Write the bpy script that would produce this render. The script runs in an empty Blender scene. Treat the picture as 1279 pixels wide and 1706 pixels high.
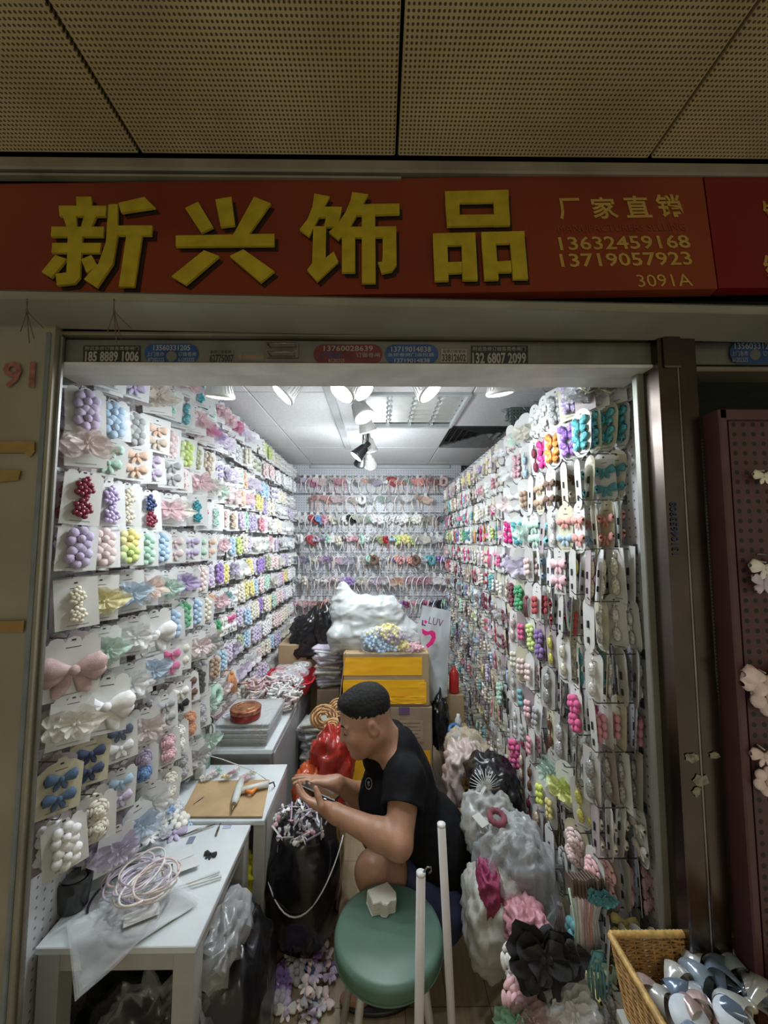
import bpy, math, random
import numpy as np
from mathutils import Vector, Matrix, Euler, noise as mnoise
sc = bpy.context.scene
COL = sc.collection
PI = math.pi
R = random.Random(7)

# ------------------------------------------------------------ camera
FPX = 650.0
TH = math.atan(49.0/650.0)
YAW = -math.atan(6.5/650.0)
cam = bpy.data.cameras.new('camera'); camo = bpy.data.objects.new('camera', cam); COL.objects.link(camo)
cam.sensor_fit = 'VERTICAL'; cam.sensor_height = 36.0; cam.lens = FPX/1706*36.0
cam.clip_start = 0.02
camo.location = (0, 0, 1.6)
camo.rotation_euler = Euler((PI/2+TH, 0, YAW), 'XYZ')
sc.camera = camo
CR = Euler((PI/2+TH, 0, YAW), 'XYZ').to_matrix()
CAM = Vector((0, 0, 1.6))
def ray(px, py):
    return CR @ Vector(((px-639.5)/FPX, (853-py)/FPX, -1))
def W(px, py, d):            # point on the plane Y=d
    r = ray(px, py); return CAM + r*(d/r.y)
def WX(px, py, x):           # point on the plane X=x
    r = ray(px, py); return CAM + r*(x/r.x)
def WZ(px, py, z):           # point on the plane Z=z
    r = ray(px, py); return CAM + r*((z-1.6)/r.z)

# ------------------------------------------------------------ view, world, lights
sc.view_settings.view_transform = 'Standard'; sc.view_settings.look = 'None'
sc.view_settings.gamma = 1.0; sc.view_settings.use_curve_mapping = False
sc.view_settings.exposure = 0.12
wd = bpy.data.worlds.new('world'); sc.world = wd; wd.use_nodes = True
wd.node_tree.nodes['Background'].inputs[0].default_value = (1.0, 0.92, 0.70, 1)
wd.node_tree.nodes['Background'].inputs[1].default_value = 0.30
def area(name, loc, rot, size, energy, color):
    l = bpy.data.lights.new(name, 'AREA'); l.energy = energy; l.color = color; l.size = size[0]; l.shape = 'RECTANGLE'; l.size_y = size[1]
    o = bpy.data.objects.new(name, l); COL.objects.link(o); o.location = loc; o.rotation_euler = rot; return o
area('corridor_lamp', (0.3, -1.6, 2.38), (math.radians(25), 0, 0), (1.2, .3), 9.0, (1.0, .88, .66))
SPOT_E = 5.2

# ------------------------------------------------------------ materials
MATS = {}
def _nt(name):
    m = bpy.data.materials.new(name); m.use_nodes = True; return m, m.node_tree, m.node_tree.nodes['Principled BSDF']
def mat(name, col, rough=.6, metal=0., var=.12, vs=18., bump=.0, bs=60., spec=.5, sheen=0., emit=0., alpha=1., trans=0., col2=None, sub=0.):
    if name in MATS: return MATS[name]
    m, nt, b = _nt(name)
    b.inputs['Roughness'].default_value = rough; b.inputs['Metallic'].default_value = metal
    b.inputs['Specular IOR Level'].default_value = spec
    if sheen: b.inputs['Sheen Weight'].default_value = sheen
    if alpha < 1: b.inputs['Alpha'].default_value = alpha
    if trans: b.inputs['Transmission Weight'].default_value = trans
    if sub: b.inputs['Subsurface Weight'].default_value = sub; b.inputs['Subsurface Scale'].default_value = .01
    c = Vector(col[:3])
    tc = nt.nodes.new('ShaderNodeTexCoord')
    n = nt.nodes.new('ShaderNodeTexNoise'); n.inputs['Scale'].default_value = vs; n.inputs['Detail'].default_value = 4
    nt.links.new(tc.outputs['Object'], n.inputs['Vector'])
    r = nt.nodes.new('ShaderNodeValToRGB')
    lo = [max(0, x*(1-var)) for x in c]; hi = [min(1, x*(1+var)) for x in c]
    if col2: lo = list(c); hi = list(col2)
    r.color_ramp.elements[0].position = .35; r.color_ramp.elements[1].position = .65
    r.color_ramp.elements[0].color = (*lo, 1); r.color_ramp.elements[1].color = (*hi, 1)
    nt.links.new(n.outputs['Fac'], r.inputs['Fac']); nt.links.new(r.outputs['Color'], b.inputs['Base Color'])
    if emit:
        b.inputs['Emission Color'].default_value = (*c, 1); b.inputs['Emission Strength'].default_value = emit
    if bump:
        n2 = nt.nodes.new('ShaderNodeTexNoise'); n2.inputs['Scale'].default_value = bs; n2.inputs['Detail'].default_value = 3
        nt.links.new(tc.outputs['Object'], n2.inputs['Vector'])
        bp = nt.nodes.new('ShaderNodeBump'); bp.inputs['Strength'].default_value = bump; bp.inputs['Distance'].default_value = .004
        nt.links.new(n2.outputs['Fac'], bp.inputs['Height']); nt.links.new(bp.outputs['Normal'], b.inputs['Normal'])
    MATS[name] = m; return m
def film(name, col=(.85, .88, .9), base=.12, gloss=.45, rough=.18, scale=14.):
    """thin crumpled see-through plastic"""
    if name in MATS: return MATS[name]
    m, nt, b = _nt(name); N = nt.nodes; L = nt.links
    b.inputs['Base Color'].default_value = (*col, 1); b.inputs['Roughness'].default_value = rough; b.inputs['Specular IOR Level'].default_value = .8
    t = N.new('ShaderNodeBsdfTransparent'); mx = N.new('ShaderNodeMixShader'); out = N['Material Output']
    lw = N.new('ShaderNodeLayerWeight'); lw.inputs['Blend'].default_value = .35
    tc = N.new('ShaderNodeTexCoord'); n = N.new('ShaderNodeTexNoise'); n.inputs['Scale'].default_value = scale; n.inputs['Detail'].default_value = 5; n.inputs['Distortion'].default_value = 1.2
    L.new(tc.outputs['Object'], n.inputs['Vector'])
    n.noise_type = 'RIDGED_MULTIFRACTAL'; n.inputs['Distortion'].default_value = .8
    rp = N.new('ShaderNodeValToRGB'); rp.color_ramp.elements[0].position = .30; rp.color_ramp.elements[0].color = (0, 0, 0, 1)
    rp.color_ramp.elements[1].position = .80; rp.color_ramp.elements[1].color = (gloss, gloss, gloss, 1)
    L.new(n.outputs['Fac'], rp.inputs['Fac'])
    m1 = N.new('ShaderNodeMath'); m1.operation = 'MULTIPLY_ADD'; L.new(lw.outputs['Facing'], m1.inputs[0]); m1.inputs[1].default_value = gloss; m1.inputs[2].default_value = base
    m2 = N.new('ShaderNodeMath'); m2.operation = 'ADD'; m2.use_clamp = True; L.new(m1.outputs[0], m2.inputs[0]); L.new(rp.outputs['Color'], m2.inputs[1])
    L.new(m2.outputs[0], mx.inputs[0]); L.new(t.outputs[0], mx.inputs[1]); L.new(b.outputs[0], mx.inputs[2]); L.new(mx.outputs[0], out.inputs['Surface'])
    bp = N.new('ShaderNodeBump'); bp.inputs['Strength'].default_value = .8; bp.inputs['Distance'].default_value = .006
    L.new(n.outputs['Fac'], bp.inputs['Height']); L.new(bp.outputs['Normal'], b.inputs['Normal'])
    MATS[name] = m; return m
def crease(name, col, rough=.3, dist=.012, scale=7., var=.08, spec=.6, aniso=(1, 1, 1)):
    """opaque creased plastic sheet"""
    if name in MATS: return MATS[name]
    m, nt, b = _nt(name); N = nt.nodes; L = nt.links
    b.inputs['Roughness'].default_value = rough; b.inputs['Specular IOR Level'].default_value = spec
    tc = N.new('ShaderNodeTexCoord'); mp = N.new('ShaderNodeMapping'); mp.inputs['Scale'].default_value = aniso; L.new(tc.outputs['Object'], mp.inputs['Vector'])
    n = N.new('ShaderNodeTexNoise'); n.noise_type = 'RIDGED_MULTIFRACTAL'; n.inputs['Scale'].default_value = scale; n.inputs['Detail'].default_value = 5; n.inputs['Distortion'].default_value = .7
    L.new(mp.outputs[0], n.inputs['Vector'])
    bp = N.new('ShaderNodeBump'); bp.inputs['Strength'].default_value = .9; bp.inputs['Distance'].default_value = dist; L.new(n.outputs['Fac'], bp.inputs['Height']); L.new(bp.outputs['Normal'], b.inputs['Normal'])
    n2 = N.new('ShaderNodeTexNoise'); n2.inputs['Scale'].default_value = 5; L.new(tc.outputs['Object'], n2.inputs['Vector'])
    rp = N.new('ShaderNodeValToRGB'); rp.color_ramp.elements[0].position = .3; rp.color_ramp.elements[1].position = .7
    rp.color_ramp.elements[0].color = (*[x*(1-var) for x in col], 1); rp.color_ramp.elements[1].color = (*[min(1, x*(1+var)) for x in col], 1)
    L.new(n2.outputs['Fac'], rp.inputs['Fac']); L.new(rp.outputs['Color'], b.inputs['Base Color']); MATS[name] = m; return m
def pegmat(name, col, hole, pitch, rad, axes, rough=.5, off=(0, 0), var=.05, stain=None, metal=0.):
    """board with a regular grid of punched holes"""
    m, nt, b = _nt(name); N = nt.nodes; L = nt.links
    b.inputs['Roughness'].default_value = rough; b.inputs['Metallic'].default_value = metal
    tc = N.new('ShaderNodeTexCoord'); sp = N.new('ShaderNodeSeparateXYZ'); L.new(tc.outputs['Object'], sp.inputs[0])
    ds = []
    for k, ax in enumerate(axes):
        a = N.new('ShaderNodeMath'); a.operation = 'ADD'; L.new(sp.outputs[ax], a.inputs[0]); a.inputs[1].default_value = 50*pitch+off[k]
        q = N.new('ShaderNodeMath'); q.operation = 'FLOORED_MODULO'; L.new(a.outputs[0], q.inputs[0]); q.inputs[1].default_value = pitch
        s = N.new('ShaderNodeMath'); s.operation = 'SUBTRACT'; L.new(q.outputs[0], s.inputs[0]); s.inputs[1].default_value = pitch/2
        p = N.new('ShaderNodeMath'); p.operation = 'POWER'; L.new(s.outputs[0], p.inputs[0]); p.inputs[1].default_value = 2; ds.append(p)
    ad = N.new('ShaderNodeMath'); ad.operation = 'ADD'; L.new(ds[0].outputs[0], ad.inputs[0]); L.new(ds[1].outputs[0], ad.inputs[1])
    lt = N.new('ShaderNodeMath'); lt.operation = 'LESS_THAN'; L.new(ad.outputs[0], lt.inputs[0]); lt.inputs[1].default_value = rad*rad
    n = N.new('ShaderNodeTexNoise'); n.inputs['Scale'].default_value = 3.5; n.inputs['Detail'].default_value = 6; L.new(tc.outputs['Object'], n.inputs['Vector'])
    rp = N.new('ShaderNodeValToRGB'); e = rp.color_ramp.elements
    e[0].position = .38; e[1].position = .62
    e[0].color = (*(stain or [c*(1-var) for c in col]), 1); e[1].color = (*[c*(1+var) for c in col], 1)
    L.new(n.outputs['Fac'], rp.inputs['Fac'])
    mx = N.new('ShaderNodeMix'); mx.data_type = 'RGBA'; L.new(lt.outputs[0], mx.inputs[0]); L.new(rp.outputs['Color'], mx.inputs[6]); mx.inputs[7].default_value = (*hole, 1)
    L.new(mx.outputs[2], b.inputs['Base Color']); MATS[name] = m; return m

# ------------------------------------------------------------ tagging and hierarchy
def tag(o, label=None, cat=None, group=None, kind=None):
    if label: o['label'] = label
    if cat: o['category'] = cat
    if group: o['group'] = group
    if kind: o['kind'] = kind
    return o
def thing(name, loc=(0, 0, 0), rz=0, label=None, cat=None, group=None):
    o = bpy.data.objects.new(name, None); COL.objects.link(o); o.location = loc; o.rotation_euler = (0, 0, rz)
    o.empty_display_size = .02
    return tag(o, label, cat, group)
def wloc(p):
    v = Vector((0, 0, 0))
    while p is not None: v += Vector(p.location); p = p.parent
    return v

# ------------------------------------------------------------ mesh collector
class MB:
    def __init__(s): s.v = []; s.f = []; s.m = []; s.sm = []; s.M = None; s.cur = 0; s.smooth = True
    def add(s, vs, fs, smooth=None):
        b = len(s.v)
        if s.M is not None: vs = [s.M @ Vector(p) for p in vs]
        s.v.extend([tuple(p) for p in vs]); s.f.extend([tuple(i+b for i in f) for f in fs])
        s.m.extend([s.cur]*len(fs)); s.sm.extend([s.smooth if smooth is None else smooth]*len(fs)); return s
    def box(s, c, d, rot=None):
        c = Vector(c); hx, hy, hz = d[0]/2, d[1]/2, d[2]/2
        vs = [Vector((x, y, z)) for x in (-hx, hx) for y in (-hy, hy) for z in (-hz, hz)]
        if rot is not None: vs = [rot @ v for v in vs]
        return s.add([v+c for v in vs], [(0, 1, 3, 2), (4, 6, 7, 5), (0, 4, 5, 1), (2, 3, 7, 6), (0, 2, 6, 4), (1, 5, 7, 3)], False)
    def bbox(s, c, d, b=.004, rot=None):      # box with chamfered edges
        c = Vector(c); h = [x/2 for x in d]; b = min(b, min(h)*.9)
        vs = []; idx = {}
        for sx in (-1, 1):
            for sy in (-1, 1):
                for sz in (-1, 1):
                    for a in range(3):
                        p = [sx*(h[0]-b), sy*(h[1]-b), sz*(h[2]-b)]; p[a] = (sx, sy, sz)[a]*h[a]
                        idx[(sx, sy, sz, a)] = len(vs); vs.append(Vector(p))
        fs = []
        for a in range(3):
            o1, o2 = [(1, 2), (0, 2), (0, 1)][a]
            for sg in (-1, 1):
                q = []
                for (u, w) in ((-1, -1), (1, -1), (1, 1), (-1, 1)):
                    k = [0, 0, 0]; k[a] = sg; k[o1] = u; k[o2] = w; q.append(idx[(*k, a)])
                fs.append(tuple(q))
            for u in (-1, 1):
                for w in (-1, 1):
                    k1 = [0, 0, 0]; k1[o1] = u; k1[o2] = w; k2 = k1[:]; k1[a] = -1; k2[a] = 1
                    fs.append((idx[(*k1, o1)], idx[(*k2, o1)], idx[(*k2, o2)], idx[(*k1, o2)]))
        for sx in (-1, 1):
            for sy in (-1, 1):
                for sz in (-1, 1): fs.append(tuple(idx[(sx, sy, sz, a)] for a in range(3)))
        if rot is not None: vs = [rot @ v for v in vs]
        return s.add([v+c for v in vs], fs, False)
    def tube(s, path, r, n=8, closed=False, cap=True):
        P = [Vector(p) for p in path]; k = len(P); rr = r if isinstance(r, (list, tuple)) else [r]*k
        vs = []; up = None
        for i in range(k):
            a = P[i-1] if (i > 0 or closed) else P[i]; b = P[(i+1) % k] if (i < k-1 or closed) else P[i]
            t = (b-a); t = t.normalized() if t.length > 1e-9 else Vector((0, 0, 1))
            if up is None: up = t.orthogonal().normalized()
            up = (up-t*up.dot(t)); up = up.normalized() if up.length > 1e-6 else t.orthogonal().normalized()
            w = t.cross(up)
            for j in range(n):
                q = 2*PI*j/n; vs.append(P[i]+(up*math.cos(q)+w*math.sin(q))*rr[i])
        fs = []
        for i in range(k if closed else k-1):
            i2 = (i+1) % k
            for j in range(n): fs.append((i*n+j, i*n+(j+1) % n, i2*n+(j+1) % n, i2*n+j))
        if cap and not closed: fs.append(tuple(range(n-1, -1, -1))); fs.append(tuple((k-1)*n+j for j in range(n)))
        return s.add(vs, fs)
    def lathe(s, prof, n=24, c=(0, 0, 0), M=None, sx=1, sy=1, cap=True):
        vs = []
        for (r, z) in prof:
            for j in range(n):
                q = 2*PI*j/n; p = Vector((r*math.cos(q)*sx, r*math.sin(q)*sy, z))
                if M is not None: p = M @ p
                vs.append(p+Vector(c))
        fs = []
        for i in range(len(prof)-1):
            for j in range(n): fs.append((i*n+j, i*n+(j+1) % n, (i+1)*n+(j+1) % n, (i+1)*n+j))
        if cap: fs.append(tuple(range(n-1, -1, -1))); fs.append(tuple((len(prof)-1)*n+j for j in range(n)))
        return s.add(vs, fs)
    def ell(s, c, r, n=8, k=6, M=None):
        c = Vector(c); r = r if isinstance(r, (tuple, list)) else (r, r, r)
        vs = [Vector((0, 0, -r[2]))]
        for i in range(1, k):
            a = -PI/2+PI*i/k
            for j in range(n):
                q = 2*PI*j/n; vs.append(Vector((r[0]*math.cos(a)*math.cos(q), r[1]*math.cos(a)*math.sin(q), r[2]*math.sin(a))))
        vs.append(Vector((0, 0, r[2])))
        if M is not None: vs = [M @ v for v in vs]
        fs = [(0, 1+(j+1) % n, 1+j) for j in range(n)]
        for i in range(k-2):
            for j in range(n): fs.append((1+i*n+j, 1+i*n+(j+1) % n, 1+(i+1)*n+(j+1) % n, 1+(i+1)*n+j))
        b = 1+(k-2)*n; t = len(vs)-1
        fs += [(b+j, b+(j+1) % n, t) for j in range(n)]
        return s.add([v+c for v in vs], fs)
    def grid(s, fn, nu, nv, wrapu=False):
        vs = [fn(i/nu, j/nv) for i in range(nu+1) for j in range(nv+1)]
        fs = [(i*(nv+1)+j, (i+1)*(nv+1)+j, (i+1)*(nv+1)+j+1, i*(nv+1)+j+1) for i in range(nu) for j in range(nv)]
        return s.add(vs, fs)
    def prism(s, poly, y0, y1):               # polygon in XZ, extruded along Y
        n = len(poly)
        vs = [(x, y0, z) for x, z in poly]+[(x, y1, z) for x, z in poly]
        fs = [tuple(range(n)), tuple(range(2*n-1, n-1, -1))]+[(i, (i+1) % n+0, (i+1) % n+n, i+n) for i in range(n)]
        return s.add(vs, fs, False)
    def mesh(s, name, mats):
        me = bpy.data.meshes.new(name); me.from_pydata(s.v, [], s.f)
        for m in (mats if isinstance(mats, (list, tuple)) else [mats]): me.materials.append(m)
        if s.f:
            me.polygons.foreach_set('material_index', s.m); me.polygons.foreach_set('use_smooth', s.sm)
        me.update(); return me
    def build(s, name, mats, parent=None, label=None):
        if parent is not None:
            off = wloc(parent); s.v = [(p[0]-off.x, p[1]-off.y, p[2]-off.z) for p in s.v]
        me = s.mesh(name, mats); o = bpy.data.objects.new(name, me); COL.objects.link(o)
        if parent is not None: o.parent = parent
        if label: o['label'] = label
        return o
def solo(mb, name, mats, label, cat, group=None):
    """a thing that is one mesh: origin moved to its base"""
    a = np.array(mb.v); c = Vector(((a[:, 0].min()+a[:, 0].max())/2, (a[:, 1].min()+a[:, 1].max())/2, a[:, 2].min()))
    mb.v = [(p[0]-c.x, p[1]-c.y, p[2]-c.z) for p in mb.v]
    o = mb.build(name, mats); o.location = c; return tag(o, label, cat, group)
def struct(mb, name, mats):
    o = mb.build(name, mats); o['kind'] = 'structure'; return o

FONTC = {}
def text_mb(body, w, h, depth=.0008, bold=0.0):
    """lettering fitted in a w x h box, centred, in XZ facing -Y"""
    c = bpy.data.curves.new('tmp', 'FONT'); c.body = body; c.offset = bold; c.resolution_u = 2
    o = bpy.data.objects.new('tmp', c); COL.objects.link(o)
    bpy.context.view_layer.update()
    me = bpy.data.meshes.new_from_object(o.evaluated_get(bpy.context.evaluated_depsgraph_get()))
    vs = np.array([v.co[:] for v in me.vertices]); fs = [tuple(p.vertices) for p in me.polygons]
    bpy.data.objects.remove(o); bpy.data.curves.remove(c); bpy.data.meshes.remove(me)
    mn = vs.min(0); mx = vs.max(0); cx = (mn+mx)/2; d = mx-mn
    out = MB(); out.smooth = False
    out.add([((p[0]-cx[0])/d[0]*w, 0, (p[1]-cx[1])/d[1]*h) for p in vs], fs)
    return out
# ------------------------------------------------------------ the setting
XL, XR, YB, ZC = -.905, .70, 3.9, 2.37
M_peg = pegmat('white_pegboard', (.60, .62, .64), (.20, .20, .21), .025, .0035, (1, 2), .4)
M_pegb = pegmat('white_pegboard_back', (.60, .62, .66), (.15, .15, .17), .025, .004, (0, 2), .4)
def floormat():
    m, nt, b = _nt('wood_look_tiles'); N = nt.nodes; L = nt.links
    tc = N.new('ShaderNodeTexCoord'); mp = N.new('ShaderNodeMapping'); mp.inputs['Rotation'].default_value = (0, 0, PI/2); mp.inputs['Location'].default_value = (.227, .06, 0)
    L.new(tc.outputs['Object'], mp.inputs['Vector'])
    br = N.new('ShaderNodeTexBrick'); L.new(mp.outputs[0], br.inputs['Vector'])
    br.inputs['Scale'].default_value = 1; br.inputs['Brick Width'].default_value = .62; br.inputs['Row Height'].default_value = .1467
    br.inputs['Mortar Size'].default_value = .0016; br.inputs['Mortar Smooth'].default_value = .2; br.inputs['Bias'].default_value = 0; br.offset = .0
    br.inputs['Color1'].default_value = (.38, .32, .21, 1); br.inputs['Color2'].default_value = (.29, .235, .155, 1); br.inputs['Mortar'].default_value = (.09, .075, .05, 1)
    n = N.new('ShaderNodeTexNoise'); n.inputs['Scale'].default_value = 6; n.inputs['Detail'].default_value = 6
    mp2 = N.new('ShaderNodeMapping'); mp2.inputs['Scale'].default_value = (9, .9, 1); L.new(tc.outputs['Object'], mp2.inputs['Vector']); L.new(mp2.outputs[0], n.inputs['Vector'])
    mx = N.new('ShaderNodeMix'); mx.data_type = 'RGBA'; mx.blend_type = 'MULTIPLY'; mx.inputs[0].default_value = .55
    rp = N.new('ShaderNodeValToRGB'); rp.color_ramp.elements[0].position = .3; rp.color_ramp.elements[0].color = (.55, .52, .48, 1); rp.color_ramp.elements[1].position = .7; rp.color_ramp.elements[1].color = (1.15, 1.12, 1.05, 1)
    L.new(n.outputs['Fac'], rp.inputs['Fac']); L.new(br.outputs['Color'], mx.inputs[6]); L.new(rp.outputs['Color'], mx.inputs[7]); L.new(mx.outputs[2], b.inputs['Base Color'])
    b.inputs['Roughness'].default_value = .32; return m
M_tile = mat('ceiling_tile', (.74, .75, .76), .8, var=.05, vs=60)
M_dark = mat('dark_gap', (.01, .01, .011), .6)
M_steel = mat('brushed_steel', (.30, .28, .26), .3, 1., var=.18, vs=9, bump=.08, bs=30)
M_steel2 = mat('dull_channel_metal', (.20, .20, .19), .45, .6, var=.15, vs=12)
M_beige = mat('beige_painted_metal', (.19, .17, .12), .5, var=.2, vs=7, bump=.05)
M_white = mat('white_paint_metal', (.52, .54, .54), .4, var=.08, vs=8)
M_black = mat('black_plastic', (.012, .012, .014), .35, var=.1)

mb = MB(); mb.box((-.08, 2.2, -.02), (1.9, 4.2, .04)); struct(mb, 'floor', floormat())
mb = MB(); mb.box((XL-.02, (.94+YB)/2, ZC/2), (.04, YB-.94, ZC)); struct(mb, 'wall_left', M_peg)
ZR = 2.19
mb = MB(); mb.box((XR+.02, (.95+YB)/2, ZR/2), (.04, YB-.95, ZR)); struct(mb, 'wall_right', M_peg)
mb = MB(); mb.box((-.08, YB+.02, ZC/2), (1.8, .04, ZC)); struct(mb, 'wall_back', M_pegb)
mb = MB(); mb.box((0, YB+.02-.025, ZC-.02), (1.4, .05, .03)); struct(mb, 'trim_1', M_white)
# shop ceiling with two openings
xe = [-.95, -.68, -.10, .48, 1.06, 1.5]; ye = [.95, 1.38, 1.97, 2.56, 3.16, 3.76, 3.95]
mb = MB(); g = .0025
for i in range(len(xe)-1):
    for j in range(len(ye)-1):
        if (i == 2 and j == 2) or (i == 3 and j == 3): continue
        if i == 4 and j < 2: continue
        mb.bbox(((xe[i]+xe[i+1])/2, (ye[j]+ye[j+1])/2, ZC+.012), (xe[i+1]-xe[i]-2*g, ye[j+1]-ye[j]-2*g, .024), .004)
mb.cur = 1; mb.box((.25, 2.4, ZC+.2), (2.6, 3.2, .02)); mb.box((1.5, 3.0, ZC-.6), (.02, 1.9, 1.3)); mb.box((1.1, YB+.03, 1.75), (.8, .02, 1.3)); mb.cur = 2
for x in xe[1:-1]: mb.box((x, 2.4, ZC+.02), (.012, 3.0, .01))
for y in ye[1:-1]: mb.box((.25, y, ZC+.02), (2.5, .012, .01))
struct(mb, 'ceiling', [M_tile, M_dark, M_steel2])
# corridor ceiling: perforated tan panels with dark seams
M_perf = pegmat('tan_perforated_panel', (.49, .41, .23), (.08, .06, .03), .0088, .0025, (0, 1), .55, var=.08, stain=(.40, .32, .17))
mb = MB(); xs = W(235, 262, .86).x; ZK = W(640, 262, .86).z
for k in range(-4, 5):
    x0 = xs+.602*(k)
    mb.bbox((x0+.301, .86-.6, ZK+.01), (.595, 1.196, .02), .003)
    mb.bbox((x0+.301, .86-1.8, ZK+.01), (.595, 1.196, .02), .003)
mb.cur = 1; mb.box((0, -.3, ZK+.05), (5.6, 2.6, .02))
struct(mb, 'ceiling', [M_perf, M_dark])
# trims between the corridor ceiling and the sign
mb = MB()
a = W(640, 268, .865); b_ = W(640, 288, .865); mb.bbox((0, .875, (a.z+b_.z)/2), (5, .03, a.z-b_.z), .004)
mb.cur = 1; a = W(640, 288, .885); b_ = W(640, 300, .885); mb.bbox((0, .90, (a.z+b_.z)/2), (5, .03, a.z-b_.z), .002)
mb.cur = 0; c = W(640, 296, .865); mb.bbox((-1.0, .872, c.z), (2.1, .02, .006), .002)
struct(mb, 'trim_2', [M_beige, M_dark])

# sign plane
class Plane:
    def __init__(s, tl, tr, bl):
        s.o = tl; s.x = (tr-tl).normalized(); v = (bl-tl); s.z = -(v-s.x*v.dot(s.x)).normalized(); s.n = s.x.cross(s.z)   # towards camera is -n or n
        if s.n.dot(CAM-s.o) < 0: s.n = -s.n
    def at(s, px, py, k=0.):
        r = ray(px, py); o = s.o+s.n*k; t = (o-CAM).dot(s.n)/r.dot(s.n); return CAM+r*t
    def prism(s, mb, poly, k0, k1):
        P = [s.at(*p) for p in poly]; n = len(P)
        a2 = sum((P[i]-s.o).dot(s.x)*(P[(i+1) % n]-s.o).dot(s.z)-(P[(i+1) % n]-s.o).dot(s.x)*(P[i]-s.o).dot(s.z) for i in range(n))
        if a2 > 0: P.reverse()
        vs = [p+s.n*k0 for p in P]+[p+s.n*k1 for p in P]
        fs = [tuple(range(n)), tuple(range(2*n-1, n-1, -1))]+[(i, i+n, (i+1) % n+n, (i+1) % n) for i in range(n)]
        mb.add(vs, fs, False)
    def mat4(s, px, py, k):
        p = s.at(px, py, k); y = s.z.cross(s.x)
        return Matrix(((s.x.x, y.x, s.z.x, p.x), (s.x.y, y.y, s.z.y, p.y), (s.x.z, y.z, s.z.z, p.z), (0, 0, 0, 1)))
    def text(s, body, x0, y0, x1, y1, k, name, m, parent, bold=0., label=None, rot=0):
        w = (s.at(x1, (y0+y1)/2)-s.at(x0, (y0+y1)/2)).length; h = (s.at((x0+x1)/2, y0)-s.at((x0+x1)/2, y1)).length
        t = text_mb(body, w, h, bold=bold) if not rot else text_mb(body, h, w, bold=bold)
        M = s.mat4((x0+x1)/2, (y0+y1)/2, k)
        if rot: M = M @ Matrix.Rotation(-PI/2*rot, 4, 'Y')
        t.v = [tuple(M @ Vector(p)) for p in t.v]
        return t.build(name, m, parent, label)
SP = Plane(W(0, 308, .87), W(1170, 290, .87), W(0, 500, .80))
M_red = mat('sign_red', (.155, .020, .010), .38, var=.12, vs=2.2, col2=(.21, .038, .013))
M_red2 = mat('neighbour_sign_red', (.16, .005, .008), .35, var=.05, vs=4)
M_gold = mat('gold_letters', (.36, .27, .015), .42, var=.2, vs=25, col2=(.45, .35, .022))
M_gold2 = mat('pale_gold_print', (.42, .28, .06), .5, var=.1)
M_maroon = mat('letter_dark_offset', (.014, .004, .003), .5)
M_faint = mat('faint_red_print', (.20, .055, .022), .5)
sign = thing('shop_sign', tuple(W(600, 490, .80)), label='long red fascia sign with four big yellow characters and two phone numbers over the opening', cat='sign')
mb = MB(); SP.prism(mb, [(-400, 312), (1169, 290), (1195, 481), (-400, 506)], -.02, 0); mb.build('sign_board', M_red, sign)
C1 = lambda L: [(x*.5, 250+y*.5) for x, y in L]
C2 = lambda L: [(640+x*.5, 250+y*.5) for x, y in L]
C3 = lambda L: [(490+x*.15637, 310+y*.15637) for x, y in L]
CH = [
 [C1(q) for q in ([(262,168),(312,168),(315,200),(264,200)], [(205,198),(362,198),(360,232),(208,232)], [(218,230),(262,230),(266,270),(232,270)], [(290,230),(330,230),(312,270),(278,270)],
  [(182,268),(355,268),(352,300),(180,300)], [(185,322),(345,322),(342,354),(182,354)], [(236,298),(284,298),(276,435),(258,456),(200,462),(196,424),(232,420)],
  [(195,362),(232,375),(182,437),(150,418)], [(280,377),(314,362),(335,398),(298,420)], [(370,195),(401,193),(400,300),(385,390),(332,470),(290,442),(338,390),(362,320)],
  [(403,190),(488,170),(524,205),(412,222)], [(395,265),(515,265),(512,297),(398,297)], [(430,295),(482,295),(456,467),(405,467)])],
 [C1(q) for q in ([(622,205),(665,185),(715,268),(675,287)], [(722,177),(775,168),(787,262),(740,268)], [(850,168),(905,190),(830,296),(780,296)], [(592,297),(917,291),(917,330),(592,333)],
  [(685,346),(735,365),(625,460),(578,432)], [(770,365),(815,343),(917,415),(872,452)])],
 [C3(q) for q in ([(220,120),(382,150),(325,262),(165,575),(65,500),(150,390),(200,262)], [(230,258),(512,262),(495,368),(200,368)], [(345,366),(494,366),(465,472),(322,472)],
  [(210,468),(345,468),(340,800),(425,735),(475,840),(250,1050),(145,930),(198,860)], [(620,105),(790,130),(735,235),(600,475),(475,612),(375,530),(465,440),(550,320),(600,200)],
  [(735,235),(1118,228),(1120,335),(860,345),(665,352)], [(540,476),(1085,470),(1085,582),(500,585)], [(512,580),(652,580),(652,955),(512,955)], [(722,345),(862,345),(868,1068),(722,1068)],
  [(942,578),(1085,578),(1088,880),(1040,945),(930,968),(890,850),(935,845),(942,790)])],
 [C2(q) for q in ([(200,150),(410,145),(411,185),(202,188)], [(201,186),(248,186),(250,264),(207,266)], [(361,184),(411,183),(415,262),(363,264)], [(206,229),(414,226),(415,262),(207,266)],
  [(160,290),(300,287),(302,327),(161,330)], [(161,328),(208,328),(212,446),(166,447)], [(255,326),(302,325),(308,444),(258,444)], [(208,386),(256,384),(256,420),(212,422)],
  [(320,286),(462,283),(464,322),(321,325)], [(321,324),(368,324),(377,443),(330,444)], [(415,321),(464,320),(474,441),(424,441)], [(368,384),(417,381),(420,418),(374,419)])],
]
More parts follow.
